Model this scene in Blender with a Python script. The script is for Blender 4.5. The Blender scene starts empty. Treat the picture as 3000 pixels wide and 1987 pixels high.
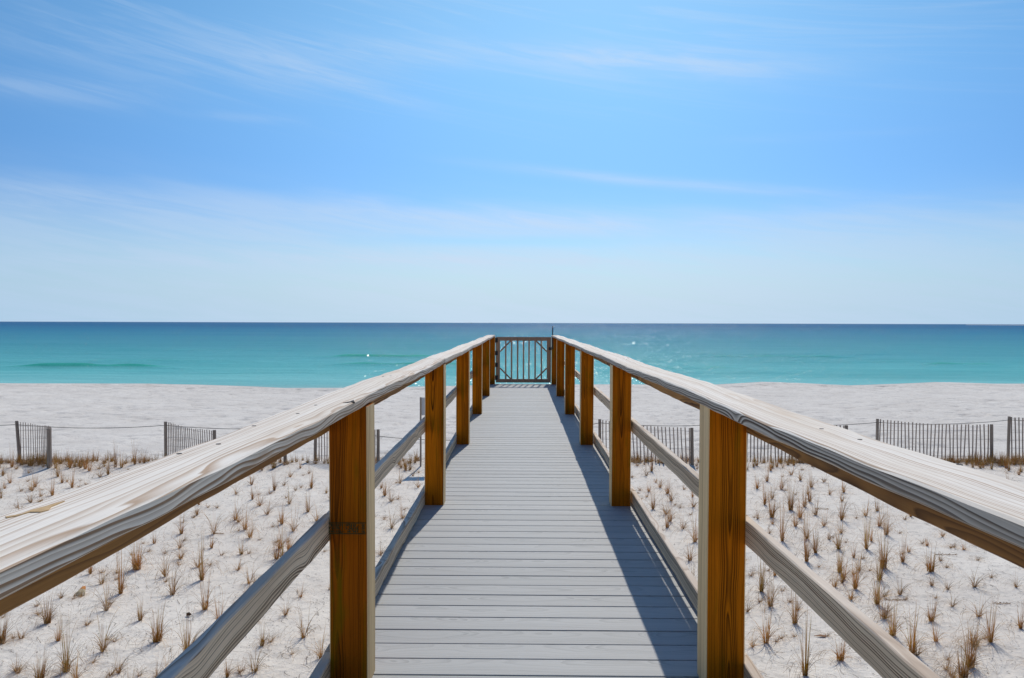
import bpy, math, random
import numpy as np
from mathutils import Vector, Matrix

# ------------------------------------------------------------------ scene, camera, light
S = bpy.context.scene
C = S.collection
ZD = 2.75                      # height of the deck above the dune sand
EYE = 1.32                     # camera above the deck
F = 2270.0                     # focal length in pixels of the 3000 px wide photograph
VX, HY = 1525.5, 946.0         # vanishing point of the boardwalk, horizon

cam_d = bpy.data.cameras.new('camera')
cam_d.sensor_width = 36.0
cam_d.lens = F / 3000 * 36
cam_d.clip_start = 0.05
cam_d.clip_end = 60000
cam = bpy.data.objects.new('camera', cam_d)
C.objects.link(cam)
pitch = math.atan((993.5 - HY) / F)
yaw = math.atan((VX - 1500) / F)
roll = math.radians(0.155)
R = Matrix.Rotation(yaw, 4, 'Z') @ Matrix.Rotation(math.pi / 2 - pitch, 4, 'X') @ Matrix.Rotation(roll, 4, 'Z')
cam.matrix_world = Matrix.Translation((0, 0, ZD + EYE)) @ R
S.camera = cam

SUN_AZ = math.radians(6.7)     # to the right of straight ahead
SUN_EL = math.radians(46.0)
sun_d = bpy.data.lights.new('sun', 'SUN')
sun_d.energy = 3.0
sun_d.angle = math.radians(0.5)
sun_d.color = (1.0, 0.94, 0.835)
sun = bpy.data.objects.new('sun', sun_d)
C.objects.link(sun)
sdir = Vector((math.sin(SUN_AZ) * math.cos(SUN_EL), math.cos(SUN_AZ) * math.cos(SUN_EL), math.sin(SUN_EL)))
sun.rotation_euler = sdir.to_track_quat('Z', 'Y').to_euler()
sun.location = (3, 20, 30)

S.view_settings.view_transform = 'Standard'
S.view_settings.look = 'None'
S.view_settings.exposure = 0.0
S.view_settings.gamma = 1.0
S.cycles.max_bounces = 6
S.cycles.diffuse_bounces = 4
S.cycles.glossy_bounces = 3
S.cycles.transmission_bounces = 2
S.cycles.caustics_reflective = False
S.cycles.caustics_refractive = False
S.cycles.use_denoising = True


# ------------------------------------------------------------------ node helpers
class NT:
    def __init__(self, tree):
        self.t = tree; self.n = tree.nodes; self.l = tree.links

    def node(self, typ, **kw):
        nd = self.n.new(typ)
        for k, v in kw.items():
            setattr(nd, k, v)
        return nd

    def put(self, sock, v):
        if isinstance(v, bpy.types.NodeSocket):
            self.l.new(v, sock)
        elif v is not None:
            sock.default_value = v

    def m(self, op, a, b=None, c=None, clamp=False):
        nd = self.node('ShaderNodeMath', operation=op, use_clamp=clamp)
        self.put(nd.inputs[0], a)
        if b is not None: self.put(nd.inputs[1], b)
        if c is not None: self.put(nd.inputs[2], c)
        return nd.outputs[0]

    def vm(self, op, a, b=None, scale=None):
        nd = self.node('ShaderNodeVectorMath', operation=op)
        self.put(nd.inputs[0], a)
        if b is not None: self.put(nd.inputs[1], b)
        if scale is not None: self.put(nd.inputs['Scale'], scale)
        return nd.outputs[0]

    def comb(self, x, y, z):
        nd = self.node('ShaderNodeCombineXYZ')
        self.put(nd.inputs[0], x); self.put(nd.inputs[1], y); self.put(nd.inputs[2], z)
        return nd.outputs[0]

    def sep(self, v):
        nd = self.node('ShaderNodeSeparateXYZ')
        self.put(nd.inputs[0], v)
        return nd.outputs

    def noise(self, v, scale=1.0, detail=2.0, rough=0.5, dist=0.0, dim='3D'):
        nd = self.node('ShaderNodeTexNoise', noise_dimensions=dim)
        self.put(nd.inputs['Vector'], v)
        nd.inputs['Scale'].default_value = scale
        nd.inputs['Detail'].default_value = detail
        nd.inputs['Roughness'].default_value = rough
        nd.inputs['Distortion'].default_value = dist
        return nd.outputs['Fac']

    def ramp(self, fac, stops, interp='LINEAR'):
        nd = self.node('ShaderNodeValToRGB')
        cr = nd.color_ramp
        cr.interpolation = interp
        while len(cr.elements) < len(stops):
            cr.elements.new(0.5)
        for e, (p, c) in zip(cr.elements, stops):
            e.position = p
            e.color = c if len(c) == 4 else (*c, 1)
        self.put(nd.inputs[0], fac)
        return nd.outputs[0]

    def mix(self, f, a, b, typ='MIX'):
        nd = self.node('ShaderNodeMix', data_type='RGBA', blend_type=typ)
        self.put(nd.inputs[0], f)
        self.put(nd.inputs[6], a if isinstance(a, bpy.types.NodeSocket) else (*a, 1))
        self.put(nd.inputs[7], b if isinstance(b, bpy.types.NodeSocket) else (*b, 1))
        return nd.outputs[2]

    def smooth(self, v, lo, hi, to0=0.0, to1=1.0):
        nd = self.node('ShaderNodeMapRange', interpolation_type='SMOOTHSTEP')
        self.put(nd.inputs[0], v)
        self.put(nd.inputs[1], lo); self.put(nd.inputs[2], hi)
        self.put(nd.inputs[3], to0); self.put(nd.inputs[4], to1)
        return nd.outputs[0]

    def bump(self, h, strength=0.5, dist=0.01, normal=None):
        nd = self.node('ShaderNodeBump')
        nd.inputs['Strength'].default_value = strength
        nd.inputs['Distance'].default_value = dist
        self.put(nd.inputs['Height'], h)
        if normal is not None: self.put(nd.inputs['Normal'], normal)
        return nd.outputs[0]


def new_mat(name):
    mt = bpy.data.materials.new(name)
    mt.use_nodes = True
    k = NT(mt.node_tree)
    for nd in list(k.n):
        k.n.remove(nd)
    out = k.node('ShaderNodeOutputMaterial')
    b = k.node('ShaderNodeBsdfPrincipled')
    k.l.new(b.outputs[0], out.inputs[0])
    return mt, k, b


# ------------------------------------------------------------------ world: Nishita sky with cirrus
W = bpy.data.worlds.new('World')
S.world = W
W.use_nodes = True
w = NT(W.node_tree)
for nd in list(w.n):
    w.n.remove(nd)
wo = w.node('ShaderNodeOutputWorld')
bg = w.node('ShaderNodeBackground')
w.l.new(bg.outputs[0], wo.inputs[0])
sky = w.node('ShaderNodeTexSky', sky_type='NISHITA', sun_disc=False)
sky.sun_elevation = SUN_EL
sky.sun_rotation = SUN_AZ
sky.altitude = 0
sky.air_density = 1.0
sky.dust_density = 0.35
sky.ozone_density = 3.0
tc = w.node('ShaderNodeTexCoord')
x_, y_, z_ = w.sep(w.vm('NORMALIZE', tc.outputs['Generated']))
az = w.m('ARCTAN2', x_, y_)
el = w.m('ARCSINE', z_)


def sky_px(px, py):            # a point of the sky seen in the photograph -> azimuth, elevation
    a = (px - VX) / F; e = (HY - py) / F
    return math.atan(a), math.atan(e / math.sqrt(1 + a * a))


# stretched noises following the wind
wv = w.comb(w.m('MULTIPLY', az, 2.2), w.m('ADD', w.m('MULTIPLY', el, 14.0), w.m('MULTIPLY', az, 1.3)), 0.0)
n_big = w.noise(wv, 1.6, 3, 0.5, 0.6)
n_fine = w.noise(w.comb(w.m('MULTIPLY', az, 5.0), w.m('ADD', w.m('MULTIPLY', el, 46.0), w.m('MULTIPLY', az, 7.0)), 3.0), 1.5, 5, 0.62, 0.5)
n_wisp = w.noise(w.comb(w.m('MULTIPLY', az, 3.0), w.m('ADD', w.m('MULTIPLY', el, 60.0), w.m('MULTIPLY', az, 10.0)), 7.0), 1.0, 4, 0.6, 0.8)


def streak(p0, p1, width, strength, fade=0.35, curve=0.0, mod=0.7):
    a0, e0 = sky_px(*p0); a1, e1 = sky_px(*p1)
    t = w.m('DIVIDE', w.m('SUBTRACT', az, a0), a1 - a0)
    lin = w.m('ADD', w.m('MULTIPLY', t, e1 - e0), e0)
    if curve:
        lin = w.m('ADD', lin, w.m('MULTIPLY', w.m('MULTIPLY', t, w.m('SUBTRACT', 1.0, t)), 4 * curve))
    lin = w.m('ADD', lin, w.m('MULTIPLY', w.m('SUBTRACT', n_big, 0.5), width / F * 0.9))
    dd = w.m('DIVIDE', w.m('SUBTRACT', el, lin), width / F)
    g = w.m('POWER', 2.718, w.m('MULTIPLY', w.m('MULTIPLY', dd, dd), -1.0))
    win = w.m('MULTIPLY', w.smooth(t, -fade * 0.3, fade), w.smooth(t, 1 + fade * 0.3, 1 - fade))
    md = w.m('ADD', w.m('MULTIPLY', w.smooth(n_fine, 0.32, 0.68), mod), 1 - mod)
    return w.m('MULTIPLY', w.m('MULTIPLY', w.m('MULTIPLY', g, win), md), strength)


SX = 1 / 0.7893
def q(x, y): return (x * SX, y * SX)
streaks = [
    streak(q(980, 105), q(2000, 152), 34, 0.50, 0.4, 0.004),
    streak(q(1150, 150), q(1900, 180), 42, 0.16, 0.4),
    streak(q(-200, 30), q(900, 190), 60, 0.26, 0.35, 0.0, 0.85),
    streak(q(-200, 170), q(420, 240), 30, 0.30, 0.4, 0.0, 0.7),
    streak(q(600, 130), q(1050, 262), 20, 0.24, 0.4, 0.0, 0.8),
    streak(q(250, 60), q(1200, 130), 44, 0.24, 0.4, 0.0, 0.85),
    streak(q(380, 260), q(720, 282), 12, 0.14, 0.4),
    streak(q(1020, 370), q(2120, 458), 14, 0.40, 0.4, 0.001, 0.5),
    streak(q(1600, 330), q(2250, 290), 12, 0.09, 0.4),
    streak(q(700, 478), q(1700, 520), 22, 0.26, 0.4, 0.0, 0.6),
    streak(q(300, 582), q(1650, 600), 15, 0.30, 0.4, 0.0, 0.6),
    streak(q(-100, 600), q(700, 612), 16, 0.22, 0.4, 0.0, 0.6),
]
cl = streaks[0]
for s_ in streaks[1:]:
    cl = w.m('ADD', cl, s_)
# low veil of thin cloud
_, e_top = sky_px(1500, 610)
top = w.m('ADD', e_top, w.m('MULTIPLY', w.m('SUBTRACT', n_big, 0.5), 0.045))
top = w.m('ADD', top, w.m('MULTIPLY', az, -0.022))
veil = w.m('ADD', w.m('MULTIPLY', w.smooth(el, w.m('ADD', top, 0.014), w.m('SUBTRACT', top, 0.020)), 0.65), w.m('MULTIPLY', w.smooth(el, w.m('ADD', top, 0.05), w.m('SUBTRACT', top, 0.05)), 0.35))
vm_ = w.m('ADD', w.m('MULTIPLY', w.smooth(n_fine, 0.30, 0.66), 0.45), 0.60)
gap = streak(q(700, 552), q(1650, 556), 18, 0.8, 0.4, 0.0, 0.2)
veil = w.m('MULTIPLY', w.m('MULTIPLY', veil, vm_), w.m('SUBTRACT', 1.0, gap))
# general thin mottling higher up
hi = w.m('MULTIPLY', w.smooth(el, 0.20, 0.36), w.smooth(n_wisp, 0.48, 0.75))
cl = w.m('ADD', cl, w.m('MULTIPLY', veil, 0.55))
cl = w.m('ADD', cl, w.m('MULTIPLY', hi, 0.20), clamp=True)

hs = w.node('ShaderNodeHueSaturation')
hs.inputs['Saturation'].default_value = 1.0
hs.inputs['Value'].default_value = 1.0
w.l.new(sky.outputs[0], hs.inputs['Color'])
gm = w.node('ShaderNodeGamma')
gm.inputs[1].default_value = 1.7
w.l.new(w.vm('SCALE', hs.outputs[0], scale=0.1), gm.inputs[0])
base = w.vm('MULTIPLY', gm.outputs[0], (19.5, 20.7, 15.7))
low = w.smooth(el, 0.10, 0.40)
base = w.vm('MULTIPLY', base, w.mix(low, (0.44, 0.495, 0.74), (0.93, 1.0, 1.0)))
side = w.smooth(w.m('ABSOLUTE', w.m('SUBTRACT', az, 0.03)), 0.05, 0.75)
base = w.vm('MULTIPLY', base, w.mix(side, (1.0, 1.0, 1.0), (1.06, 1.01, 1.01)))
zen = w.smooth(el, 0.42, 0.95)
base = w.vm('MULTIPLY', base, w.mix(zen, (1.0, 1.0, 1.0), (1.1, 1.35, 1.55)))
# sea haze low down, thinning out by about 15 degrees
hz_ = w.smooth(el, 0.155, 0.0)
hz2 = w.smooth(el, 0.03, -0.02)
base = w.mix(w.m('MULTIPLY', hz_, 0.97), base, (5.0, 6.9, 8.25))
# cirrus takes the light of the sky around it, whitened
cloud_col = (6.0, 7.3, 9.1)
fin = w.mix(cl, base, cloud_col)
fin = w.vm('MULTIPLY', fin, w.mix(side, (1.0, 1.0, 1.0), (0.80, 0.87, 0.93)))
w.l.new(fin, bg.inputs[0])
bg.inputs[1].default_value = 0.10


# ------------------------------------------------------------------ numpy noise for terrain
def _hash(ix, iy, seed):
    h = (ix.astype(np.int64) * 374761393 + iy.astype(np.int64) * 668265263 + seed * 144665) & 0xFFFFFFFF
    h = ((h ^ (h >> 13)) * 1274126177) & 0xFFFFFFFF
    return ((h ^ (h >> 16)) & 0xFFFF) / 65535.0


def vnoise(x, y, seed=0):
    x = np.asarray(x, float); y = np.asarray(y, float)
    ix = np.floor(x); iy = np.floor(y)
    fx = x - ix; fy = y - iy
    fx = fx * fx * (3 - 2 * fx); fy = fy * fy * (3 - 2 * fy)
    a = _hash(ix, iy, seed); b = _hash(ix + 1, iy, seed)
    c = _hash(ix, iy + 1, seed); d = _hash(ix + 1, iy + 1, seed)
    return (a * (1 - fx) + b * fx) * (1 - fy) + (c * (1 - fx) + d * fx) * fy


def sstep(a, b, v):
    t = np.clip((v - a) / (b - a), 0, 1)
    return t * t * (3 - 2 * t)


SEA = ZD + EYE - 5.6
CAMZ = ZD + EYE
SHX = [-200, -60, -46, -33, -26, -20, -13, 0, 10, 17.9, 23.3, 29.7, 35, 40, 44, 52, 70, 200]
SHY = [71, 70.2, 69.5, 69.6, 68.0, 65.6, 66.0, 70.5, 70.6, 71.0, 74.6, 70.4, 72.5, 74.9, 73.2, 73.5, 71, 72]


def shore(x):
    return np.interp(x, SHX, SHY) + 0.25 * (vnoise(x * 0.35, 0 * x, 5) - 0.5)


def ground_h(x, y):
    x = np.asarray(x, float); y = np.asarray(y, float)
    crest = 21.9 + 0.028 * x + 0.5 * (vnoise(x * 0.25, 0 * x, 11) - 0.5)
    dune = 0.02 + 0.10 * (vnoise(x * 0.22, y * 0.22, 1) - 0.5) + 0.05 * (vnoise(x * 0.8, y * 0.8, 2) - 0.5)
    dune += 0.018 * (vnoise(x * 2.6, y * 2.6, 3) - 0.5) + 0.009 * (vnoise(x * 6, y * 6, 4) - 0.5)
    # small hump along the crest
    dune += 0.05 * np.exp(-((y - crest) / 0.7) ** 2)
    sh = shore(x)
    t = np.clip((y - crest - 0.5) / (sh - crest - 0.5), 0, 3)
    beach = -0.30 + (SEA + 0.30) * np.clip(t, 0, 1) ** 1.05
    beach = np.where(t > 1, SEA - (y - sh) * 0.045, beach)
    drop = sstep(crest + 0.2, crest + 3.2, y)
    z = dune * (1 - drop) + beach * drop
    # foreshore lip just above the water
    lip = np.exp(-((y - sh + 2.2) / 1.3) ** 2)
    z = z + 0.10 * lip
    # footprints and wind scours on the beach
    k = sstep(crest + 1.0, crest + 5, y) * (1 - sstep(-2.5, -0.3, y - sh))
    d1 = vnoise(x * 2.1, y * 2.1, 21); d2 = vnoise(x * 3.3 + 9, y * 3.3, 22)
    busy = 0.35 + 0.65 * vnoise(x * 0.07, y * 0.16, 23)
    z = z - k * 0.11 * busy * (sstep(0.68, 0.84, d1) + 0.8 * sstep(0.72, 0.86, d2))
    z = z + k * 0.03 * (vnoise(x * 0.9, y * 0.9, 24) - 0.5)
    return z


def at(px, py, z=None):
    """Point of the ground (or of the level z) behind a pixel of the 3000x1987 photograph."""
    v = Vector(((px - 1500) / F, -(py - 993.5) / F, -1.0))
    dr = R.to_3x3() @ v
    if z is not None:
        t = (z - CAMZ) / dr.z
        return Vector((dr.x * t, dr.y * t, z))
    zz = 0.0
    for _ in range(12):
        t = (zz - CAMZ) / dr.z
        zz = float(ground_h(dr.x * t, dr.y * t))
    return Vector((dr.x * t, dr.y * t, zz))


# ------------------------------------------------------------------ object helpers
def tag(o, label=None, cat=None, group=None, kind=None):
    if label: o['label'] = label
    if cat: o['category'] = cat
    if group: o['group'] = group
    if kind: o['kind'] = kind
    return o


def link(name, me, mats, parent=None, loc=None, smooth=False):
    o = bpy.data.objects.new(name, me)
    C.objects.link(o)
    for mt in (mats if isinstance(mats, (list, tuple)) else [mats]):
        me.materials.append(mt)
    if loc is not None: o.location = loc
    if parent is not None: o.parent = parent
    if smooth:
        me.polygons.foreach_set('use_smooth', [True] * len(me.polygons))
    return o


def empty(name, loc=(0, 0, 0)):
    o = bpy.data.objects.new(name, None)
    o.empty_display_size = 0.3
    C.objects.link(o)
    o.location = loc
    return o


class MB:
    def __init__(self):
        self.v = []; self.f = []; self.mi = []

    def add(self, vs, fs, mi=0):
        o = len(self.v)
        self.v += [tuple(a) for a in vs]
        for f in fs:
            self.f.append(tuple(i + o for i in f)); self.mi.append(mi)

    def box(self, c, s, mi=0, rot=None, ch=0.0):
        hx, hy, hz = s[0] / 2, s[1] / 2, s[2] / 2
        vs = [Vector((sx * hx, sy * hy, sz * hz)) for sx in (-1, 1) for sy in (-1, 1) for sz in (-1, 1)]
        if rot is not None: vs = [rot @ p for p in vs]
        vs = [p + Vector(c) for p in vs]
        self.add(vs, [(0, 1, 3, 2), (4, 6, 7, 5), (0, 4, 5, 1), (2, 3, 7, 6), (0, 2, 6, 4), (1, 5, 7, 3)], mi)

    def beam(self, p0, p1, w, h, up=(0, 0, 1), mi=0, ch=0.003, n=1, warp=None):
        """chamfered timber from p0 to p1; w across, h along 'up'"""
        p0 = Vector(p0); p1 = Vector(p1)
        a = (p1 - p0); L = a.length; a = a / L
        u = Vector(up); u = (u - a * u.dot(a)).normalized(); s = a.cross(u)
        hw, hh = w / 2, h / 2
        ring = [(-hw + ch, -hh), (hw - ch, -hh), (hw, -hh + ch), (hw, hh - ch), (hw - ch, hh), (-hw + ch, hh), (-hw, hh - ch), (-hw, -hh + ch)]
        vs = []
        for i in range(n + 1):
            t = i / n
            for (a_, b_) in ring:
                da, db = (warp(t * L, a_ / hw, b_ / hh) if warp else (0, 0))
                vs.append(p0 + a * (t * L) + s * (a_ + da) + u * (b_ + db))
        fs = [tuple(range(8)), tuple(n * 8 + k for k in range(7, -1, -1))]
        for i in range(n):
            for k in range(8):
                k2 = (k + 1) % 8
                fs.append((i * 8 + k, (i + 1) * 8 + k, (i + 1) * 8 + k2, i * 8 + k2))
        self.add(vs, fs, mi)

    def tube(self, pts, r, seg=6, mi=0):
        pts = [Vector(p) for p in pts]
        rs = r if isinstance(r, (list, tuple)) else [r] * len(pts)
        vs = []
        ref = Vector((0, 0, 1))
        for i, p in enumerate(pts):
            d = (pts[min(i + 1, len(pts) - 1)] - pts[max(i - 1, 0)]).normalized()
            s = d.cross(ref)
            if s.length < 1e-3: s = d.cross(Vector((1, 0, 0)))
            s.normalize(); u = s.cross(d)
            for k in range(seg):
                an = 2 * math.pi * k / seg
                vs.append(p + (s * math.cos(an) + u * math.sin(an)) * rs[i])
        fs = [tuple(range(seg)), tuple((len(pts) - 1) * seg + k for k in range(seg - 1, -1, -1))]
        for i in range(len(pts) - 1):
            for k in range(seg):
                k2 = (k + 1) % seg
                fs.append((i * seg + k, (i + 1) * seg + k, (i + 1) * seg + k2, i * seg + k2))
        self.add(vs, fs, mi)

    def mesh(self, name, origin=(0, 0, 0)):
        ox, oy, oz = origin
        me = bpy.data.meshes.new(name)
        me.from_pydata([(x - ox, y - oy, z - oz) for x, y, z in self.v], [], self.f)
        me.polygons.foreach_set('material_index', self.mi)
        me.update()
        return me

    def obj(self, name, mats, parent=None, origin=(0, 0, 0), smooth=False):
        """parent sits at the world origin of its own tree: origin is given in the parent's space"""
        return link(name, self.mesh(name, origin), mats, parent, origin, smooth)


# ------------------------------------------------------------------ wood
def wood(name, axis, light, mid, dark, ring=130.0, contrast=1.0, knots=1.0, rough=0.75, wave=0.03,
         fiber=0.25, bump=0.35, patch=None, patch_amt=0.0, vary=0.12, spec=0.25, cup=1.0, knot_col=(0.07, 0.03, 0.012), off=0.0):
    mt, k, b = new_mat(name)
    tcn = k.node('ShaderNodeTexCoord')
    oi = k.node('ShaderNodeObjectInfo')
    rnd = oi.outputs['Random']
    r1 = k.m('FRACT', k.m('MULTIPLY', rnd, 17.31))
    r2 = k.m('FRACT', k.m('MULTIPLY', rnd, 91.7))
    X, Y, Z = k.sep(tcn.outputs['Object'])
    if axis == 'Y': l, u, v = Y, X, Z
    elif axis == 'Z': l, u, v = Z, X, Y
    else: l, u, v = X, Y, Z
    l = k.m('ADD', l, k.m('MULTIPLY', rnd, 37.0))
    # slow wander of the log's heart along the board
    wn = k.node('ShaderNodeTexNoise', noise_dimensions='3D')
    k.put(wn.inputs['Vector'], k.comb(k.m('MULTIPLY', u, 1.2), k.m('MULTIPLY', v, 1.2), l))
    wn.inputs['Scale'].default_value = 1.3
    wn.inputs['Detail'].default_value = 2.5
    wr, wg, wb = k.sep(wn.outputs['Color'])
    cu = k.m('ADD', k.m('ADD', k.m('MULTIPLY', k.m('SUBTRACT', r1, 0.5), 0.10), off), k.m('MULTIPLY', k.m('SUBTRACT', wr, 0.5), wave * 3))
    cv = k.m('ADD', k.m('ADD', k.m('MULTIPLY', r2, -0.07 * cup), -0.035 * cup), k.m('MULTIPLY', k.m('SUBTRACT', wg, 0.5), wave * 3))
    du = k.m('SUBTRACT', u, cu); dv = k.m('SUBTRACT', v, cv)
    r = k.m('SQRT', k.m('ADD', k.m('MULTIPLY', du, du), k.m('MULTIPLY', dv, dv)))
    # knots: sparse points that bend the rings round them
    vo = k.node('ShaderNodeTexVoronoi', voronoi_dimensions='3D', feature='F1')
    k.put(vo.inputs['Vector'], k.comb(k.m('ADD', k.m('MULTIPLY', u, 2.6), r1), k.m('MULTIPLY', v, 2.0), k.m('MULTIPLY', l, 2.0)))
    vo.inputs['Scale'].default_value = 1.0
    kd = k.m('MULTIPLY', vo.outputs['Distance'], 0.45)
    bend = k.m('POWER', 2.718, k.m('MULTIPLY', k.m('MULTIPLY', kd, kd), -1 / (0.055 ** 2)))
    r = k.m('ADD', r, k.m('MULTIPLY', bend, 0.032 * knots))
    # irregular ring widths
    jit = k.noise(k.comb(k.m('MULTIPLY', u, 18), k.m('MULTIPLY', v, 18), k.m('MULTIPLY', l, 1.6)), 1.0, 2, 0.5)
    ph = k.m('ADD', k.m('MULTIPLY', r, ring), k.m('MULTIPLY', jit, 2.6))
    fr = k.m('FRACT', ph)
    band = k.ramp(fr, [(0.0, (0, 0, 0)), (0.25, (0.12,) * 3), (0.72, (0.75,) * 3), (0.88, (1, 1, 1)), (1.0, (0.0,) * 3)])
    # each ring a little stronger or weaker than its neighbour
    idn = k.noise(k.comb(k.m('FLOOR', ph), 0.0, 0.0), 3.7, 0, 0.5)
    band = k.m('MULTIPLY', band, k.m('ADD', k.m('MULTIPLY', k.smooth(idn, 0.36, 0.66), 1.15), 0.12))
    band = k.m('MULTIPLY', band, contrast, clamp=True)
    fib = k.noise(k.comb(k.m('MULTIPLY', u, 420), k.m('MULTIPLY', v, 420), k.m('MULTIPLY', l, 9)), 1.0, 2, 0.6)
    col = k.mix(band, light, dark)
    col = k.mix(k.smooth(k.noise(k.comb(k.m('MULTIPLY', u, 9), k.m('MULTIPLY', v, 9), k.m('MULTIPLY', l, 0.9)), 1.0, 3, 0.6), 0.38, 0.66), col, k.mix(k.m('MULTIPLY', band, 0.8), mid, dark))
    if patch is not None:
        pn = k.noise(k.comb(k.m('MULTIPLY', u, 14), k.m('MULTIPLY', v, 26), k.m('MULTIPLY', l, 2.1)), 1.0, 3, 0.6)
        col = k.mix(k.m('MULTIPLY', k.smooth(pn, 0.55, 0.72), patch_amt), col, patch)
    f2 = k.m('ADD', k.m('MULTIPLY', fib, fiber * 2), 1 - fiber)
    col = k.mix(1.0, col, k.comb(f2, f2, f2), 'MULTIPLY')
    if vary:
        vv = k.m('ADD', k.m('MULTIPLY', r1, 2 * vary), 1 - vary)
        col = k.mix(1.0, col, k.comb(vv, vv, vv), 'MULTIPLY')
    kn = k.smooth(kd, 0.017, 0.009)
    col = k.mix(k.m('MULTIPLY', kn, 0.85 if knots else 0.0), col, knot_col)
    k.put(b.inputs['Base Color'], col)
    b.inputs['Roughness'].default_value = rough
    b.inputs['Specular IOR Level'].default_value = spec
    h = k.m('ADD', k.m('MULTIPLY', band, 0.6), k.m('MULTIPLY', fib, -0.3))
    k.put(b.inputs['Normal'], k.bump(h, bump, 0.0007))
    return mt


M = {}
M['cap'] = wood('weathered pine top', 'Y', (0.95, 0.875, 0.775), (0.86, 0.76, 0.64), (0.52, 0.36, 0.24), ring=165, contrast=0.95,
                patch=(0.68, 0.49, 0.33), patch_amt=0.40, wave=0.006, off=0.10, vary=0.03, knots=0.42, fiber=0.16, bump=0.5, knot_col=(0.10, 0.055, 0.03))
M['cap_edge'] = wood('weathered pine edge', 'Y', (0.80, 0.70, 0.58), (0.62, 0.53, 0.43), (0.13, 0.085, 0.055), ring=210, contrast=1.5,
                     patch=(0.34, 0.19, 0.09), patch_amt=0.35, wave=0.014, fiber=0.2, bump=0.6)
M['cap_edge_sunlit'] = wood('sunlit weathered pine edge', 'Y', (0.88, 0.80, 0.68), (0.76, 0.62, 0.48), (0.30, 0.185, 0.105), ring=200, contrast=1.5,
                          patch=(0.34, 0.18, 0.07), patch_amt=0.5, wave=0.014, fiber=0.2, bump=0.6)  # left edges: same weathered pine, grazing sunlight mixed into its paler colour
M['rail'] = wood('grey weathered rail', 'Y', (0.92, 0.72, 0.50), (0.76, 0.57, 0.38), (0.17, 0.092, 0.046), ring=150, contrast=1.4,
                 wave=0.020, fiber=0.2, bump=0.5)
M['rail_top'] = wood('bleached rail top', 'Y', (0.76, 0.66, 0.56), (0.68, 0.55, 0.43), (0.36, 0.24, 0.16), ring=140, contrast=0.8,
                     wave=0.02, fiber=0.18, bump=0.5)
M['ledger'] = wood('brown unweathered rail', 'Y', (0.44, 0.22, 0.065), (0.32, 0.15, 0.045), (0.09, 0.038, 0.013), ring=110, contrast=0.95,
                   wave=0.03, fiber=0.2, bump=0.4, patch=(0.16, 0.09, 0.04), patch_amt=0.6)
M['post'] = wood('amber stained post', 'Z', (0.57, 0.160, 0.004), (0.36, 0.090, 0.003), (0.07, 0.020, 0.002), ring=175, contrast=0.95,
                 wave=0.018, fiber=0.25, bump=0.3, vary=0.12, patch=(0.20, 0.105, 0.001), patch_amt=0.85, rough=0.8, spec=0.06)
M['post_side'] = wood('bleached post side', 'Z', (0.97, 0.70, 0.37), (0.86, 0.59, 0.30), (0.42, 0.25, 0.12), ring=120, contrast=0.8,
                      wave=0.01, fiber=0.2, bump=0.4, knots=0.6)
M['gate_v'] = wood('gate pickets', 'Z', (0.54, 0.33, 0.21), (0.44, 0.26, 0.165), (0.21, 0.12, 0.08), ring=120, contrast=0.7, knots=0.3, vary=0.1)
M['gate_h'] = wood('gate rails', 'X', (0.48, 0.30, 0.20), (0.39, 0.24, 0.16), (0.20, 0.115, 0.08), ring=120, contrast=0.7, knots=0.3, vary=0.1)
M['stringer'] = wood('joist wood', 'Y', (0.35, 0.26, 0.16), (0.28, 0.19, 0.11), (0.15, 0.09, 0.05), ring=100)
M['picket'] = wood('grey sand fence wood', 'Z', (0.50, 0.41, 0.335), (0.40, 0.32, 0.265), (0.22, 0.175, 0.15), ring=90, contrast=0.7, knots=0.0, vary=0.3)
M['fence_post'] = wood('grey fence post wood', 'Z', (0.38, 0.31, 0.25), (0.28, 0.23, 0.19), (0.13, 0.105, 0.09), ring=80, contrast=0.8, knots=0.4, vary=0.2)
M['deck'] = wood('grey composite decking', 'X', (0.412, 0.412, 0.405), (0.388, 0.388, 0.382), (0.195, 0.197, 0.198), ring=190, contrast=0.55,
                 knots=0.0, wave=0.05, fiber=0.07, bump=0.25, vary=0.0, rough=0.6, spec=0.35)


def plain(name, col, rough=0.6, metal=0.0, noise_amt=0.15, scale=40):
    mt, k, b = new_mat(name)
    tcn = k.node('ShaderNodeTexCoord')
    n = k.noise(tcn.outputs['Object'], scale, 3, 0.6)
    f = k.m('ADD', k.m('MULTIPLY', n, noise_amt * 2), 1 - noise_amt)
    k.put(b.inputs['Base Color'], k.mix(1.0, (*col,), k.comb(f, f, f), 'MULTIPLY'))
    b.inputs['Roughness'].default_value = rough
    b.inputs['Metallic'].default_value = metal
    return mt


M['black'] = plain('black hardware', (0.012, 0.012, 0.014), 0.45)
M['steel'] = plain('bare steel', (0.45, 0.45, 0.46), 0.4, 0.9)
M['wire'] = plain('dull fence wire', (0.16, 0.155, 0.15), 0.6)
M['rope'] = plain('grey rope', (0.13, 0.12, 0.11), 0.9)
M['sign'] = plain('pale sign board', (0.55, 0.56, 0.58), 0.5, 0.0, 0.05, 8)
M['stamp'] = plain('green ink', (0.018, 0.045, 0.010), 0.8, 0.0, 0.5, 160)
M['bark'] = plain('dark bark and hole', (0.035, 0.026, 0.022), 0.9, 0.0, 0.5, 120)
M['splinter'] = plain('fresh split wood', (0.58, 0.38, 0.18), 0.8, 0.0, 0.4, 100)
M['screw'] = plain('rusted screw', (0.05, 0.035, 0.03), 0.7)
M['husk_orange'] = plain('orange husk', (0.62, 0.24, 0.05), 0.8, 0.0, 0.3, 60)
M['husk_pale'] = plain('pale husk fibre', (0.60, 0.48, 0.30), 0.8, 0.0, 0.3, 60)
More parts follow.
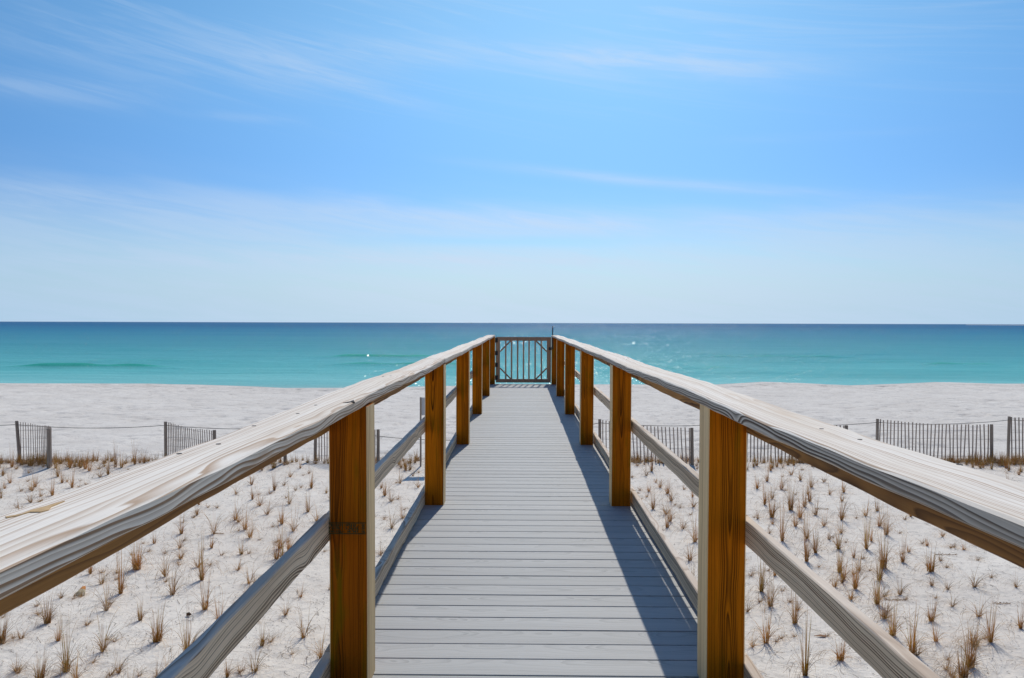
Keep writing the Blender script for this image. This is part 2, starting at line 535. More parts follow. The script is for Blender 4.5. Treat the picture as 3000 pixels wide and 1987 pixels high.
M['weed'] = plain('dry seaweed', (0.36, 0.19, 0.07), 0.9, 0.0, 0.5, 90)
M['cone'] = plain('dark cone', (0.035, 0.024, 0.022), 0.9, 0.0, 0.4, 90)
M['chip'] = plain('brown leaf', (0.28, 0.13, 0.05), 0.8, 0.0, 0.3, 40)
M['speck'] = plain('dark plant litter', (0.15, 0.10, 0.07), 0.9, 0.0, 0.4, 60)
M['foam'] = plain('wet foam', (0.80, 0.82, 0.82), 0.6, 0.0, 0.05, 3)


def grass_mat(name, c0, c1):
    mt, k, b = new_mat(name)
    tcn = k.node('ShaderNodeTexCoord')
    oi = k.node('ShaderNodeObjectInfo')
    X, Y, Z = k.sep(tcn.outputs['Object'])
    n = k.noise(tcn.outputs['Object'], 30, 2, 0.6)
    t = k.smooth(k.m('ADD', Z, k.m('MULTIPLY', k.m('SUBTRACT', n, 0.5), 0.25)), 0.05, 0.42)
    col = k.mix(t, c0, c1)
    f = k.m('ADD', k.m('MULTIPLY', oi.outputs['Random'], 0.4), 0.8)
    col = k.mix(1.0, col, k.comb(f, f, f), 'MULTIPLY')
    k.put(b.inputs['Base Color'], col)
    b.inputs['Roughness'].default_value = 0.65
    b.inputs['Specular IOR Level'].default_value = 0.2
    return mt


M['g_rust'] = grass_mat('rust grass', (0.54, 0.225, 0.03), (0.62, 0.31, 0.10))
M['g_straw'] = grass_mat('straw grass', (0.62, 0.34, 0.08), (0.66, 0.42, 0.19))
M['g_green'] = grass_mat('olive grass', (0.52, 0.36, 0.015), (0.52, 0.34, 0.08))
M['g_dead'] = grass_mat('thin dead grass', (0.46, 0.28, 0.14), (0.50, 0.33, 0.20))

# sand
mt, k, b = new_mat('white sand')
M['sand'] = mt
geo = k.node('ShaderNodeNewGeometry')
P = geo.outputs['Position']
px_, py_, pz_ = k.sep(P)
n1 = k.noise(P, 0.35, 4, 0.55)
n2 = k.noise(P, 5.0, 4, 0.6)
n3 = k.noise(P, 260.0, 2, 0.6)
col = k.mix(k.smooth(n1, 0.3, 0.7), (0.73, 0.67, 0.605), (0.81, 0.75, 0.68))
col = k.mix(k.smooth(py_, 24.0, 20.5), col, k.mix(k.smooth(n1, 0.3, 0.7), (0.83, 0.745, 0.650), (0.89, 0.815, 0.72)))
col = k.mix(k.m('MULTIPLY', k.smooth(n2, 0.48, 0.72), 0.45), col, (0.48, 0.44, 0.40))
foot_shade = k.noise(k.comb(k.m('MULTIPLY', px_, 1.6), k.m('MULTIPLY', py_, 1.1), 0.0), 2.0, 5, 0.65)
col = k.mix(k.m('MULTIPLY', k.smooth(foot_shade, 0.57, 0.70), 0.30), col, (0.44, 0.41, 0.385))  # dark blotches in the sand colour imitate the shaded hollows of footprints
gr = k.m('ADD', k.m('MULTIPLY', n3, 0.30), 0.85)
col = k.mix(1.0, col, k.comb(gr, gr, gr), 'MULTIPLY')
# sparse dark grains and shell bits
vo = k.node('ShaderNodeTexVoronoi', voronoi_dimensions='3D')
k.put(vo.inputs['Vector'], P); vo.inputs['Scale'].default_value = 11
sp = k.m('MULTIPLY', k.smooth(vo.outputs['Distance'], 0.20, 0.10), k.smooth(k.noise(P, 1.7, 2, 0.5), 0.42, 0.60))
col = k.mix(k.m('MULTIPLY', sp, 0.65), col, (0.20, 0.16, 0.13))
# damp strip by the water
wet = k.smooth(pz_, SEA + 0.16, SEA + 0.02)
col = k.mix(k.m('MULTIPLY', wet, 0.45), col, (0.33, 0.30, 0.26))
k.put(b.inputs['Base Color'], col)
b.inputs['Roughness'].default_value = 0.95
b.inputs['Specular IOR Level'].default_value = 0.1
stretch = k.comb(k.m('MULTIPLY', px_, 1.0), k.m('MULTIPLY', py_, 1.0), 0.0)
hh = k.m('ADD', k.m('MULTIPLY', k.noise(stretch, 14, 5, 0.68), 1.0), k.m('MULTIPLY', k.noise(stretch, 2.6, 3, 0.6), 1.2))
hh = k.m('ADD', hh, k.m('MULTIPLY', n3, 0.12))
k.put(b.inputs['Normal'], k.bump(hh, 0.8, 0.03))

# water
mt, k, b = new_mat('sea water')
M['water'] = mt
geo = k.node('ShaderNodeNewGeometry')
P = geo.outputs['Position']
px_, py_, pz_ = k.sep(P)
dist = k.m('SUBTRACT', py_, 66.0)
wob = k.noise(k.comb(k.m('MULTIPLY', px_, 0.004), k.m('MULTIPLY', py_, 0.02), 0.0), 1.0, 3, 0.55)
lg = k.m('LOGARITHM', k.m('MAXIMUM', k.m('ADD', k.m('MULTIPLY', dist, k.m('ADD', k.m('MULTIPLY', wob, 0.9), 0.55)), 3.0), 1.0), 10.0)
tt = k.m('DIVIDE', lg, 4.0)
col = k.ramp(tt, [(0.10, (0.42, 0.64, 0.62)), (0.20, (0.25, 0.60, 0.60)), (0.38, (0.13, 0.48, 0.50)), (0.53, (0.070, 0.32, 0.40)),
                  (0.66, (0.030, 0.205, 0.35)), (0.78, (0.008, 0.115, 0.28)), (1.0, (0.010, 0.095, 0.25))])
bars = k.noise(k.comb(k.m('MULTIPLY', px_, 0.012), k.m('MULTIPLY', py_, 0.11), 2.0), 1.0, 4, 0.6)
col = k.mix(k.m('MULTIPLY', k.smooth(bars, 0.40, 0.70), 0.30), col, (0.03, 0.28, 0.31), 'MIX')
crest = k.smooth(pz_, SEA + 0.16, SEA + 0.42)
col = k.mix(k.m('MULTIPLY', crest, 0.8), col, (0.035, 0.40, 0.30))  # light shining through thin ridge tops is painted in as a greener tint
ripple_shade = k.noise(k.comb(k.m('MULTIPLY', px_, 0.06), k.m('MULTIPLY', py_, 0.55), 9.0), 1.0, 5, 0.7)  # fine streaks that put the ripples' light and dark into the water colour
rv = k.m('ADD', k.m('MULTIPLY', ripple_shade, 0.9), 0.55)
col = k.mix(1.0, col, k.comb(rv, k.m('ADD', k.m('MULTIPLY', ripple_shade, 0.44), 0.78), k.m('ADD', k.m('MULTIPLY', ripple_shade, 0.36), 0.82)), 'MULTIPLY')
f0 = k.noise(k.comb(k.m('MULTIPLY', px_, 0.07), k.m('MULTIPLY', py_, 0.33), 5.0), 1.0, 3, 0.6)
f1 = k.noise(k.comb(k.m('MULTIPLY', px_, 0.45), k.m('MULTIPLY', py_, 1.3), 0.0), 1.0, 4, 0.62)
f2 = k.noise(k.comb(k.m('MULTIPLY', px_, 2.2), k.m('MULTIPLY', py_, 4.4), 0.0), 1.0, 3, 0.65)
hh = k.m('ADD', k.m('ADD', k.m('MULTIPLY', f1, 0.75), k.m('MULTIPLY', f2, 0.16)), k.m('MULTIPLY', f0, 1.2))
nrm = k.bump(hh, 1.0, 0.9)
nrm2 = k.bump(hh, 1.0, 0.9)
# glinting wavelets: every wavelet is a small facet with its own tilt
def facets(sx, sy, seed):
    v_ = k.node('ShaderNodeTexVoronoi', voronoi_dimensions='3D')
    k.put(v_.inputs['Vector'], k.comb(k.m('MULTIPLY', px_, sx), k.m('MULTIPLY', py_, sy), seed))
    v_.inputs['Scale'].default_value = 1.0
    c0, c1, c2 = k.sep(v_.outputs['Color'])
    wn_ = k.node('ShaderNodeTexWhiteNoise', noise_dimensions='3D')
    k.put(wn_.inputs['Vector'], v_.outputs['Color'])
    e0, e1, e2 = k.sep(wn_.outputs['Color'])
    tx = k.m('SUBTRACT', k.m('ADD', k.m('ADD', c0, c1), e0), 1.5)
    ty = k.m('SUBTRACT', k.m('ADD', k.m('ADD', c2, e1), e2), 1.5)
    return k.vm('NORMALIZE', k.comb(k.m('MULTIPLY', tx, 0.28), k.m('MULTIPLY', ty, 0.42), 1.0))
fnear = facets(8.0, 3.4, 0.3)
ffar = facets(1.8, 0.6, 4.3)
fm = k.node('ShaderNodeMix', data_type='VECTOR'); k.put(fm.inputs[0], k.m('GREATER_THAN', py_, 190.0)); k.put(fm.inputs[4], fnear); k.put(fm.inputs[5], ffar)
fn1 = fm.outputs[1]
k.n.remove(b)
df = k.node('ShaderNodeBsdfDiffuse'); k.put(df.inputs['Color'], col); k.put(df.inputs['Normal'], k.vm('NORMALIZE', k.vm('ADD', nrm2, (0.0, 0.0, 3.0))))
gl = k.node('ShaderNodeBsdfGlossy'); gl.inputs['Roughness'].default_value = 0.12; k.put(gl.inputs['Normal'], nrm)
fz = k.node('ShaderNodeFresnel'); fz.inputs['IOR'].default_value = 1.33; k.put(fz.inputs['Normal'], nrm2)
# a ruffled sea never mirrors fully at a low angle: the faces one sees are the tilted ones
fac = k.m('MINIMUM', k.m('MULTIPLY', fz.outputs[0], 0.31), 0.28)
mx = k.node('ShaderNodeMixShader'); k.put(mx.inputs[0], fac)
k.l.new(df.outputs[0], mx.inputs[1]); k.l.new(gl.outputs[0], mx.inputs[2])
g2 = k.node('ShaderNodeBsdfGlossy'); g2.inputs['Roughness'].default_value = 0.20; k.put(g2.inputs['Normal'], fn1)
mx2 = k.node('ShaderNodeMixShader'); mx2.inputs[0].default_value = 0.020
k.l.new(mx.outputs[0], mx2.inputs[1]); k.l.new(g2.outputs[0], mx2.inputs[2])
k.l.new(mx2.outputs[0], [n for n in k.n if n.bl_idname == 'ShaderNodeOutputMaterial'][0].inputs[0])


# ------------------------------------------------------------------ ground sheet
def grid_obj(name, xs, ys, hf, mat, smooth=True):
    X, Y = np.meshgrid(xs, ys)
    Z = hf(X, Y)
    nx, ny = len(xs), len(ys)
    co = np.stack([X, Y, Z], -1).reshape(-1, 3).astype(np.float32)
    i = np.arange(nx - 1); j = np.arange(ny - 1)
    I, J = np.meshgrid(i, j)
    a = (J * nx + I).ravel()
    quads = np.stack([a, a + 1, a + nx + 1, a + nx], -1).astype(np.int32)
    me = bpy.data.meshes.new(name)
    me.vertices.add(len(co)); me.vertices.foreach_set('co', co.ravel())
    me.loops.add(quads.size); me.loops.foreach_set('vertex_index', quads.ravel())
    me.polygons.add(len(quads))
    me.polygons.foreach_set('loop_start', np.arange(0, quads.size, 4, dtype=np.int32))
    me.polygons.foreach_set('loop_total', np.full(len(quads), 4, dtype=np.int32))
    me.polygons.foreach_set('use_smooth', np.ones(len(quads), dtype=bool))
    me.materials.append(mat)
    me.update(); me.validate()
    o = bpy.data.objects.new(name, me)
    C.objects.link(o)
    return o


xs = np.concatenate([np.linspace(-9000, -400, 8), np.linspace(-380, -62, 30), np.arange(-60, -16.01, 0.25), np.arange(-15.9, 16, 0.12), np.arange(16, 60.01, 0.25), np.linspace(62, 380, 30), np.linspace(400, 9000, 8)])
ys = np.concatenate([np.linspace(-6000, -60, 8), np.linspace(-50, -6, 20), np.arange(-5, 6, 0.4), np.arange(6, 26, 0.10), np.arange(26, 76, 0.18), np.linspace(77, 140, 20), [200, 400, 1000, 5000]])
sand = grid_obj('sand', xs, ys, ground_h, M['sand'])
tag(sand, 'white quartz sand of the dune and the beach', kind='structure')

# ------------------------------------------------------------------ water sheet
RIDGES = [  # (distance, from x, to x, height, width, bend)
    (92.0, -66, -38, 0.55, 1.3), (99.0, -28, -2, 0.42, 1.1), (108.0, -70, -30, 0.26, 1.4), (95.0, 14, 30, 0.26, 1.1), (128.0, 24, 60, 0.28, 1.5), (121.0, -36, -8, 0.50, 1.4), (112.0, 30, 64, 0.16, 1.3),
    (88.0, 8, 34, 0.12, 1.0), (140.0, 20, 80, 0.20, 1.6), (104.0, 52, 66, 0.30, 1.2), (150.0, -90, -30, 0.2, 1.6), (84.0, -50, -15, 0.10, 0.9)]


def water_h(x, y):
    z = np.full_like(x, SEA)
    near = 1 / (1 + (np.maximum(y - 60, 0) / 260.0) ** 2)
    z += near * 0.10 * (vnoise(x * 0.05, y * 0.30, 31) - 0.5)
    z += near * 0.09 * (vnoise(x * 0.16, y * 0.75, 32) - 0.5)
    z += near * 0.05 * (vnoise(x * 0.5, y * 1.4, 33) - 0.5)
    for (yr, x0, x1, a, wd) in RIDGES:
        yc = yr + 1.2 * (vnoise(x * 0.08, 0 * x, int(yr)) - 0.5)
        env = sstep(x0, x0 + (x1 - x0) * 0.3, x) * (1 - sstep(x1 - (x1 - x0) * 0.3, x1, x))
        env = env * (0.75 + 0.5 * vnoise(x * 0.3, 0 * x, int(yr) + 50))
        dd = (y - yc)
        shp = np.where(dd < 0, np.exp(-(dd / (wd * 0.55)) ** 2), np.exp(-(dd / (wd * 1.6)) ** 2))
        z += a * env * shp
    # calm towards the edge
    calm = sstep(0, 7, y - np.interp(x, SHX, SHY))
    return SEA + (z - SEA) * (0.15 + 0.85 * calm)


wxs = np.concatenate([[-30000, -12000, -5000, -2000], np.linspace(-1000, -150, 30), np.arange(-140, 140.1, 0.7), np.linspace(150, 1000, 30), [2000, 5000, 12000, 30000]])
wys = np.concatenate([np.arange(60, 130, 0.28), np.arange(130, 200, 0.6), np.linspace(201, 600, 160), np.geomspace(640, 45000, 30)])
water = grid_obj('water', wxs, wys, water_h, M['water'])
tag(water, 'calm emerald sea reaching the horizon', kind='structure')

# ------------------------------------------------------------------ boardwalk
PY = [-0.05, 2.77, 5.57, 8.37, 11.17, 13.94, 16.60]      # front faces of the posts
PW = 0.14
XL = [-0.552, -0.550, -0.553, -0.555, -0.560, -0.555, -0.549]
XR = [0.668, 0.668, 0.658, 0.647, 0.642, 0.648, 0.662]
bw = empty('boardwalk', (0, 0, 0))
tag(bw, 'raised grey boardwalk with timber railings leading over the dune to the sea', 'boardwalk')
rng = random.Random(4)

# deck boards: one mesh, boards are its pattern
mb = MB()
pitch_b = 0.1430
yb = 16.74
nb = 0
while yb - pitch_b > -2.6:
    g = 0.0058 + rng.uniform(-0.0006, 0.0012)
    y1 = yb; y0 = yb - pitch_b + g
    e = rng.uniform(-0.003, 0.003)
    dz = rng.uniform(-0.0006, 0.0006)
    mb.beam((-0.712 + e, (y0 + y1) / 2, ZD - 0.0125 + dz), (0.832 + e, (y0 + y1) / 2, ZD - 0.0125 + dz), y1 - y0, 0.025, ch=0.0025, n=1)
    yb -= pitch_b; nb += 1
me = mb.mesh('deck_boards')
# per board offset so that no two boards share a grain
attr = me.attributes.new('board', 'FLOAT', 'POINT')
attr.data.foreach_set('value', [float(i // 16) for i in range(len(me.vertices))])
deck = link('deck', me, M['deck'], bw)
# use the board number in the decking material
kt = NT(M['deck'].node_tree)
an = kt.node('ShaderNodeAttribute', attribute_name='board')
tcn = [n for n in kt.n if n.bl_idname == 'ShaderNodeTexCoord'][0]
links = [ln for ln in kt.l if ln.from_node == tcn and ln.from_socket.name == 'Object']
targets = [ln.to_socket for ln in links]
X, Y, Z = kt.sep(tcn.outputs['Object'])
bn = an.outputs['Fac']
hx = kt.m('FRACT', kt.m('MULTIPLY', kt.m('SINE', kt.m('MULTIPLY', bn, 12.9898)), 43758.5))
nx_ = kt.m('ADD', X, kt.m('MULTIPLY', hx, 40.0))
# y within the board, centred
yl = kt.m('SUBTRACT', kt.m('SUBTRACT', 16.74 - pitch_b / 2, kt.m('MULTIPLY', bn, pitch_b)), Y)
nv = kt.comb(nx_, kt.m('ADD', yl, kt.m('MULTIPLY', kt.m('SUBTRACT', hx, 0.5), 0.05)), kt.m('MULTIPLY', Z, 1.0))
shift = kt.vm('ADD', nv, (0, 0, -ZD + 0.0))
for t_ in targets:
    kt.l.new(shift, t_)
# board to board tone
b_ = [n for n in kt.n if n.bl_idname == 'ShaderNodeBsdfPrincipled'][0]
src = b_.inputs['Base Color'].links[0].from_socket
tone = kt.m('ADD', kt.m('MULTIPLY', kt.m('FRACT', kt.m('MULTIPLY', hx, 7.7)), 0.12), 0.94)
kt.put(b_.inputs['Base Color'], kt.mix(1.0, src, kt.comb(tone, tone, kt.m('MULTIPLY', tone, 1.005)), 'MULTIPLY'))


# posts
def make_post(side, i):
    y = PY[i]
    x0 = XL[i] - PW / 2 if side < 0 else XR[i] + PW / 2
    lean = rng.uniform(-0.004, 0.004)
    p = MB()
    gz = float(ground_h(x0, y + PW / 2)) - 0.35
    top_z = ZD + 1.018
    bot = Vector((x0, y + PW / 2, gz)); top = Vector((x0 + lean, y + PW / 2, top_z))
    ph = rng.uniform(0, 6)
    p.beam(bot, top, PW, PW, up=(0, 1, 0), ch=0.004, n=24, warp=lambda s, a, b_: (0.0015 * math.sin(s * 3.1 + ph), 0.001 * math.sin(s * 2.3 + ph)))
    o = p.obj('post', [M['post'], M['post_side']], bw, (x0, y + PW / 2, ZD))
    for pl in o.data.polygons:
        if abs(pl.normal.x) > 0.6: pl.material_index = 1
    return o


posts = {}
for side in (-1, 1):
    for i in range(len(PY)):
        posts[(side, i)] = make_post(side, i)


# boards along the railing
def along(name, x0, x1, z0, z1, y0, y1, mats, wav=0.003, sag=0.004, seed=0, faces=None, ch=0.004, parent=bw):
    """timber running along y, x0..x1 wide, z0..z1 high above the deck"""
    rr = random.Random(seed)
    ph = [rr.uniform(0, 6.28) for _ in range(8)]
    L = y1 - y0
    n = max(8, int(L / 0.035))
    w_, h_ = x1 - x0, z1 - z0

    def warp(s, a, b_):
        # a: -1..1 across (beam's own side axis), b: -1..1 up
        edge = wav * (math.sin(s * 5.3 + ph[0]) + 0.6 * math.sin(s * 13.1 + ph[1]) + 0.35 * math.sin(s * 29 + ph[6])) * 0.5
        da = edge * (1 if a > 0 else -0.7) + 0.5 * wav * math.sin(s * 1.1 + ph[2])
        db = sag * math.sin(s * 2.24 + ph[3]) + 0.35 * wav * math.sin(s * 9.7 + ph[4] + a * 2) + 0.2 * wav * math.sin(s * 21 + ph[7])
        return da, db
    p = MB()
    xc, zc = (x0 + x1) / 2, ZD + (z0 + z1) / 2
    p.beam((xc, y0, zc), (xc, y1, zc), w_, h_, up=(0, 0, 1), ch=ch, n=n, warp=warp)
    o = p.obj(name, mats, parent, (xc, y0, zc))
    if faces: faces(o.data)
    return o


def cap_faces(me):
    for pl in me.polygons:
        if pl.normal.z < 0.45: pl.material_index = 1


def rail_faces(me):
    for pl in me.polygons:
        if pl.normal.z > 0.45: pl.material_index = 1


CT, CB = 1.056, 1.020
capspec = [
    (-0.708, -0.553, -2.4, 5.640, 'L', 1), (-0.706, -0.550, 5.643, 11.240, 'L', 2), (-0.707, -0.551, 11.243, 16.80, 'L', 3),
    (0.660, 0.828, -2.4, 8.438, 'R', 4), (0.661, 0.826, 8.441, 16.80, 'R', 5)]
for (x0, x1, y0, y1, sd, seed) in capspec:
    o = along('cap_rail', x0, x1, CB, CT, y0, y1, [M['cap'], M['cap_edge_sunlit' if sd == 'L' else 'cap_edge']], wav=0.0028, sag=0.004, seed=seed, faces=cap_faces, ch=0.0045)
    # screws over the posts
    for y in PY:
        if y0 < y + 0.07 < y1:
            for dx in (() if y < 4 else (0.045, 0.105)):
                s = MB()
                cx, cy = x0 + dx + rng.uniform(-.008, .008), y + rng.uniform(0.03, 0.11)
                s.tube([(cx, cy, ZD + CT - 0.012), (cx, cy, ZD + CT + 0.0046)], 0.0042, 8)
                so = s.obj('screw', M['screw'], o, (cx, cy, ZD + CT))
                so.location = Vector((cx, cy, ZD + CT)) - o.location

caps = [c for c in bw.children if c.name.startswith('cap_rail')]
def cap_z(o, x, y):
    """height of the warped board's top at x, y"""
    n_ = (len(o.data.vertices) // 8)
    L_ = max(v.co.y for v in o.data.vertices)
    i_ = max(0, min(n_ - 1, round((y - o.location.y) / L_ * (n_ - 1))))
    a_ = o.data.vertices[i_ * 8 + 5].co; b2_ = o.data.vertices[i_ * 8 + 4].co
    t_ = (x - o.location.x - a_.x) / (b2_.x - a_.x)
    return o.location.z + a_.z + (b2_.z - a_.z) * t_
for o in caps:
    for c in o.children:
        wx, wy = o.location.x + c.location.x, o.location.y + c.location.y
        c.location.z = cap_z(o, wx, wy) - 0.0035 - o.location.z

for (sx_, sy_) in [(744, 1244), (640, 1297), (925, 1187), (872, 1211), (525, 1326), (2407, 1253), (2519, 1283), (2811, 1361), (1122, 1104), (1145, 1102)]:
    p = at(sx_, sy_, ZD + CT)
    o = [c for c in caps if (c.location.x > 0) == (p.x > 0) and c.location.y < p.y < c.location.y + c.dimensions.y][0]
    s = MB()
    s.tube([(p.x, p.y, ZD + CT - 0.012), (p.x, p.y, ZD + CT + 0.0009)], 0.0055, 10)
    so = s.obj('screw', M['screw'], o, (p.x, p.y, ZD + CT))
    so.location = Vector((p.x, p.y, cap_z(o, p.x, p.y))) - o.location
# a split and a lifted sliver in the near left board
def flat_poly(name, pts, mat, cap_o, dz=0.0012):
    vs = []
    for (a_, b_) in pts:
        p = at(a_, b_, ZD + CT); vs.append((p.x, p.y, cap_z(cap_o, p.x, p.y) + dz))
    n_ = len(vs)
    m_ = MB(); m_.add(vs + [(x, y, z - 0.004) for x, y, z in vs], [tuple(range(n_))[::-1]] + [(i, (i + 1) % n_, (i + 1) % n_ + n_, i + n_) for i in range(n_)])
    o = m_.obj(name, mat, cap_o, vs[0]); o.location = Vector(vs[0]) - cap_o.location
    return o
nearL = [c for c in caps if c.location.x < 0 and c.location.y < 0][0]
flat_poly('split_grain', [(15, 1518), (63, 1510), (91, 1497), (120, 1489), (190, 1468), (150, 1487), (143, 1497), (118, 1504), (88, 1504), (52, 1515), (20, 1522)], M['splinter'], nearL)
flat_poly('crack', [(1004, 1182), (1026, 1178), (1036, 1173), (1040, 1182), (1034, 1179), (1020, 1182)], M['bark'], nearL)
for sd in (-1, 1):
    inner, outer = (-0.690, -0.726) if sd < 0 else (0.808, 0.844)
    xa, xb = min(inner, outer), max(inner, outer)
    # top ledger under the cap
    for j, (ya, yb_) in enumerate([(-2.4, 2.84), (2.843, 8.44), (8.443, 16.78)]):
        along('top_rail', xa, xb, 0.926, 1.018, ya, yb_, [M['ledger']], wav=0.003, sag=0.002, seed=10 + j + sd * 7)
    for j, (ya, yb_) in enumerate([(-2.4, 2.84), (2.843, 5.64), (5.643, 11.24), (11.243, 16.78)]):
        along('middle_rail', xa + (0.002 if sd < 0 else 0), xb - (0.003 if sd > 0 else 0), 0.526, 0.614, ya, yb_, [M['rail'], M['rail_top']], wav=0.0025, sag=0.001, seed=30 + j + sd * 7, faces=rail_faces)
    for j, (ya, yb_) in enumerate([(-2.4, 2.84), (2.843, 5.64), (5.643, 11.24), (11.243, 16.78)]):
        along('bottom_rail', xa, xb, 0.006, 0.097, ya, yb_, [M['rail'], M['rail_top']], wav=0.0025, sag=0.0006, seed=50 + j + sd * 7, faces=rail_faces)
    # stringer under the deck edge
    xs_ = -0.650 if sd < 0 else 0.765
    along('stringer', xs_ - 0.019, xs_ + 0.019, -0.215, -0.0265, -2.4, 16.73, [M['stringer']], wav=0.001, sag=0.001, seed=70 + sd)
along('stringer', 0.04, 0.078, -0.215, -0.0265, -2.4, 16.73, [M['stringer']], wav=0.001, sag=0.001, seed=75)

# ink stamp on the near left post
st = MB()
yf = PY[1] - 0.0012
zc = ZD + EYE - (1553 - 945) / F * 2.77
x0, x1 = XL[1] - PW + 0.002, XL[1] - 0.006
hh_ = 0.0195
for zz in (zc - hh_, zc + hh_):
    st.box(((x0 + x1) / 2, yf, zz), (x1 - x0, 0.0015, 0.0022))
sr = random.Random(8)
glyphs = [(0.00, 0.052, 0.85), (0.060, 0.104, 0.8), (0.118, 0.134, 0.85)]
for (ga, gb, dens) in glyphs:
    cx = x0 + ga
    while cx < x0 + gb - 0.003:
        wd_ = sr.uniform(0.0018, 0.0032)
        for row in range(3):
            zrow = zc + (1 - row) * 0.0112
            if sr.random() < dens:
                st.box((cx + wd_ / 2, yf, zrow), (wd_, 0.0015, 0.0085))
            if sr.random() < 0.6:
                st.box((cx + 0.0036, yf, zrow + sr.choice((-0.0038, 0.0, 0.0038))), (0.0055, 0.0012, 0.0017))
        cx += 0.0066
pst = posts[(-1, 1)]
o = st.obj('ink_stamp', M['stamp'], pst, (0, 0, 0))
o.location = -pst.location
o['label'] = 'smudged dark green ink stamp across the post'

# bark and splinters on near left rail; dark slabs imitate a hole's shade
def bark_hole_patch(mbk, y, x, z, ln, ht, seed):
    r_ = random.Random(seed)
    n = 14
    top = []; bot = []
    for i in range(n + 1):
        t = i / n
        yy = y + (t - 0.5) * ln
        sh = math.sin(math.pi * t) ** 0.6
        zt = z + ht * sh * (0.5 + 0.25 * r_.random()) + ht * 0.4 * (t - 0.5)
        zb = z - ht * sh * (0.4 + 0.25 * r_.random()) + ht * 0.4 * (t - 0.5)
        top.append((yy, zt)); bot.append((yy, zb))
    vs = []
    for (a, b_) in zip(top, bot):
        vs += [(x, a[0], a[1]), (x, b_[0], b_[1]), (x + 0.004, a[0], a[1] - 0.002), (x + 0.004, b_[0], b_[1] + 0.002)]
    fs = []
    for i in range(n):
        o_ = i * 4
        fs += [(o_ + 2, o_ + 6, o_ + 7, o_ + 3), (o_, o_ + 4, o_ + 6, o_ + 2), (o_ + 1, o_ + 3, o_ + 7, o_ + 5)]
    mbk.add(vs, fs)
XI = -0.6905
BP = [(1.03, 0.988, 0.085, 0.026, 1), (1.22, 0.990, 0.05, 0.012, 2), (0.925, 0.955, 0.050, 0.020, 3), (1.75, 0.985, 0.10, 0.010, 4), (2.05, 0.990, 0.09, 0.010, 5)]
lr = [c for c in bw.children if c.name.startswith('top_rail') and c.location.x < 0 and c.location.y < 0][0]
for (by_, bz_, bl_, bh_, bs_) in BP:
    bk = MB(); bark_hole_patch(bk, by_, XI, ZD + bz_, bl_, bh_, bs_)
    o = bk.obj('bark', M['bark'], lr, (XI, by_, ZD + bz_)); o.location = Vector((XI, by_, ZD + bz_)) - lr.location
sp_ = MB()
for (ya, za, yb2, zb2) in [(0.90, 0.962, 0.965, 0.945), (0.91, 0.968, 0.955, 0.962), (0.862, 0.998, 0.880, 0.958), (0.935, 0.948, 0.975, 0.952)]:
    sp_.tube([(XI + 0.003, ya, ZD + za), (XI + 0.010, (ya + yb2) / 2, ZD + (za + zb2) / 2), (XI + 0.013, yb2, ZD + zb2)], [0.0028, 0.0022, 0.0006], 5)
o = sp_.obj('splinter', M['splinter'], lr, (0, 0, 0)); o.location = -lr.location

# ------------------------------------------------------------------ gate
GY = 16.685
gx0, gx1 = -0.535, 0.653
gate = empty('wooden_gate', (gx0, GY, ZD))
tag(gate, 'low wooden gate with upright pickets and corner braces closing the end of the boardwalk', 'gate')
def gobj(mbx, name, mats, parent=gate):
    o = mbx.obj(name, mats, None, (gx0, GY, ZD))
    o.parent = parent
    o.location = (0, 0, 0)
    return o
zb_, zt_ = ZD + 0.034, ZD + 1.015
for xx in (gx0 + 0.045, gx1 - 0.045):
    g = MB(); g.beam((xx, GY, zb_), (xx, GY, zt_), 0.089, 0.038, up=(0, 1, 0)); gobj(g, 'stile', M['gate_v'])
for (za, zc2) in ((zb_, zb_ + 0.076), (zt_ - 0.080, zt_)):
    g = MB(); g.beam((gx0 + 0.090, GY, (za + zc2) / 2), (gx1 - 0.090, GY, (za + zc2) / 2), 0.036, zc2 - za); gobj(g, 'crossbar', M['gate_h'])
for pxz in (460, 590, 722, 850, 972, 1105, 1240):
    px = 1420 + pxz / 7.467
    xx = (px - VX) / F * 16.66
    g = MB(); g.beam((xx + rng.uniform(-.003, .003), GY - 0.036, zb_ + 0.012), (xx, GY - 0.036, zt_ - 0.006), 0.033, 0.034, up=(0, 1, 0)); gobj(g, 'picket', M['gate_v'])
iw0, iw1, iz0, iz1 = gx0 + 0.09, gx1 - 0.09, zb_ + 0.076, zt_ - 0.08
for (ax, azz, bx, bz) in ((iw0, iz1 - 0.235, iw0 + 0.235, iz1), (iw1, iz1 - 0.235, iw1 - 0.235, iz1), (iw0, iz0 + 0.235, iw0 + 0.235, iz0), (iw1, iz0 + 0.235, iw1 - 0.235, iz0)):
    g = MB(); g.beam((ax, GY + 0.002, azz), (bx, GY + 0.002, bz), 0.030, 0.034, up=(0, 1, 0)); gobj(g, 'brace', M['gate_h'])
for zz in (0.93, 0.705, 0.49, 0.265):
    pass
for pyz in (430, 710, 970, 1250):
    zz = ZD + EYE - (940 + pyz / 7.467 - HY) / F * 16.6
    g = MB()
    g.box((gx0 + 0.022, GY - 0.024, zz), (0.040, 0.008, 0.088))
    g.box((gx0 - 0.004, GY - 0.026, zz), (0.020, 0.014, 0.098))
    g.tube([(gx0 + 0.004, GY - 0.036, zz - 0.05), (gx0 + 0.004, GY - 0.036, zz + 0.05)], 0.011, 8)
    gobj(g, 'hinge', M['black'])
g = MB()
zl = ZD + EYE - (940 + 612 / 7.467 - HY) / F * 16.6
g.box((gx1 - 0.005, GY - 0.030, zl), (0.085, 0.022, 0.065))
g.box((gx1 + 0.022, GY - 0.046, zl), (0.034, 0.016, 0.080))
la = gobj(g, 'latch', M['black'])
g = MB()
zr = ZD + EYE - (956 - HY) / F * 16.6
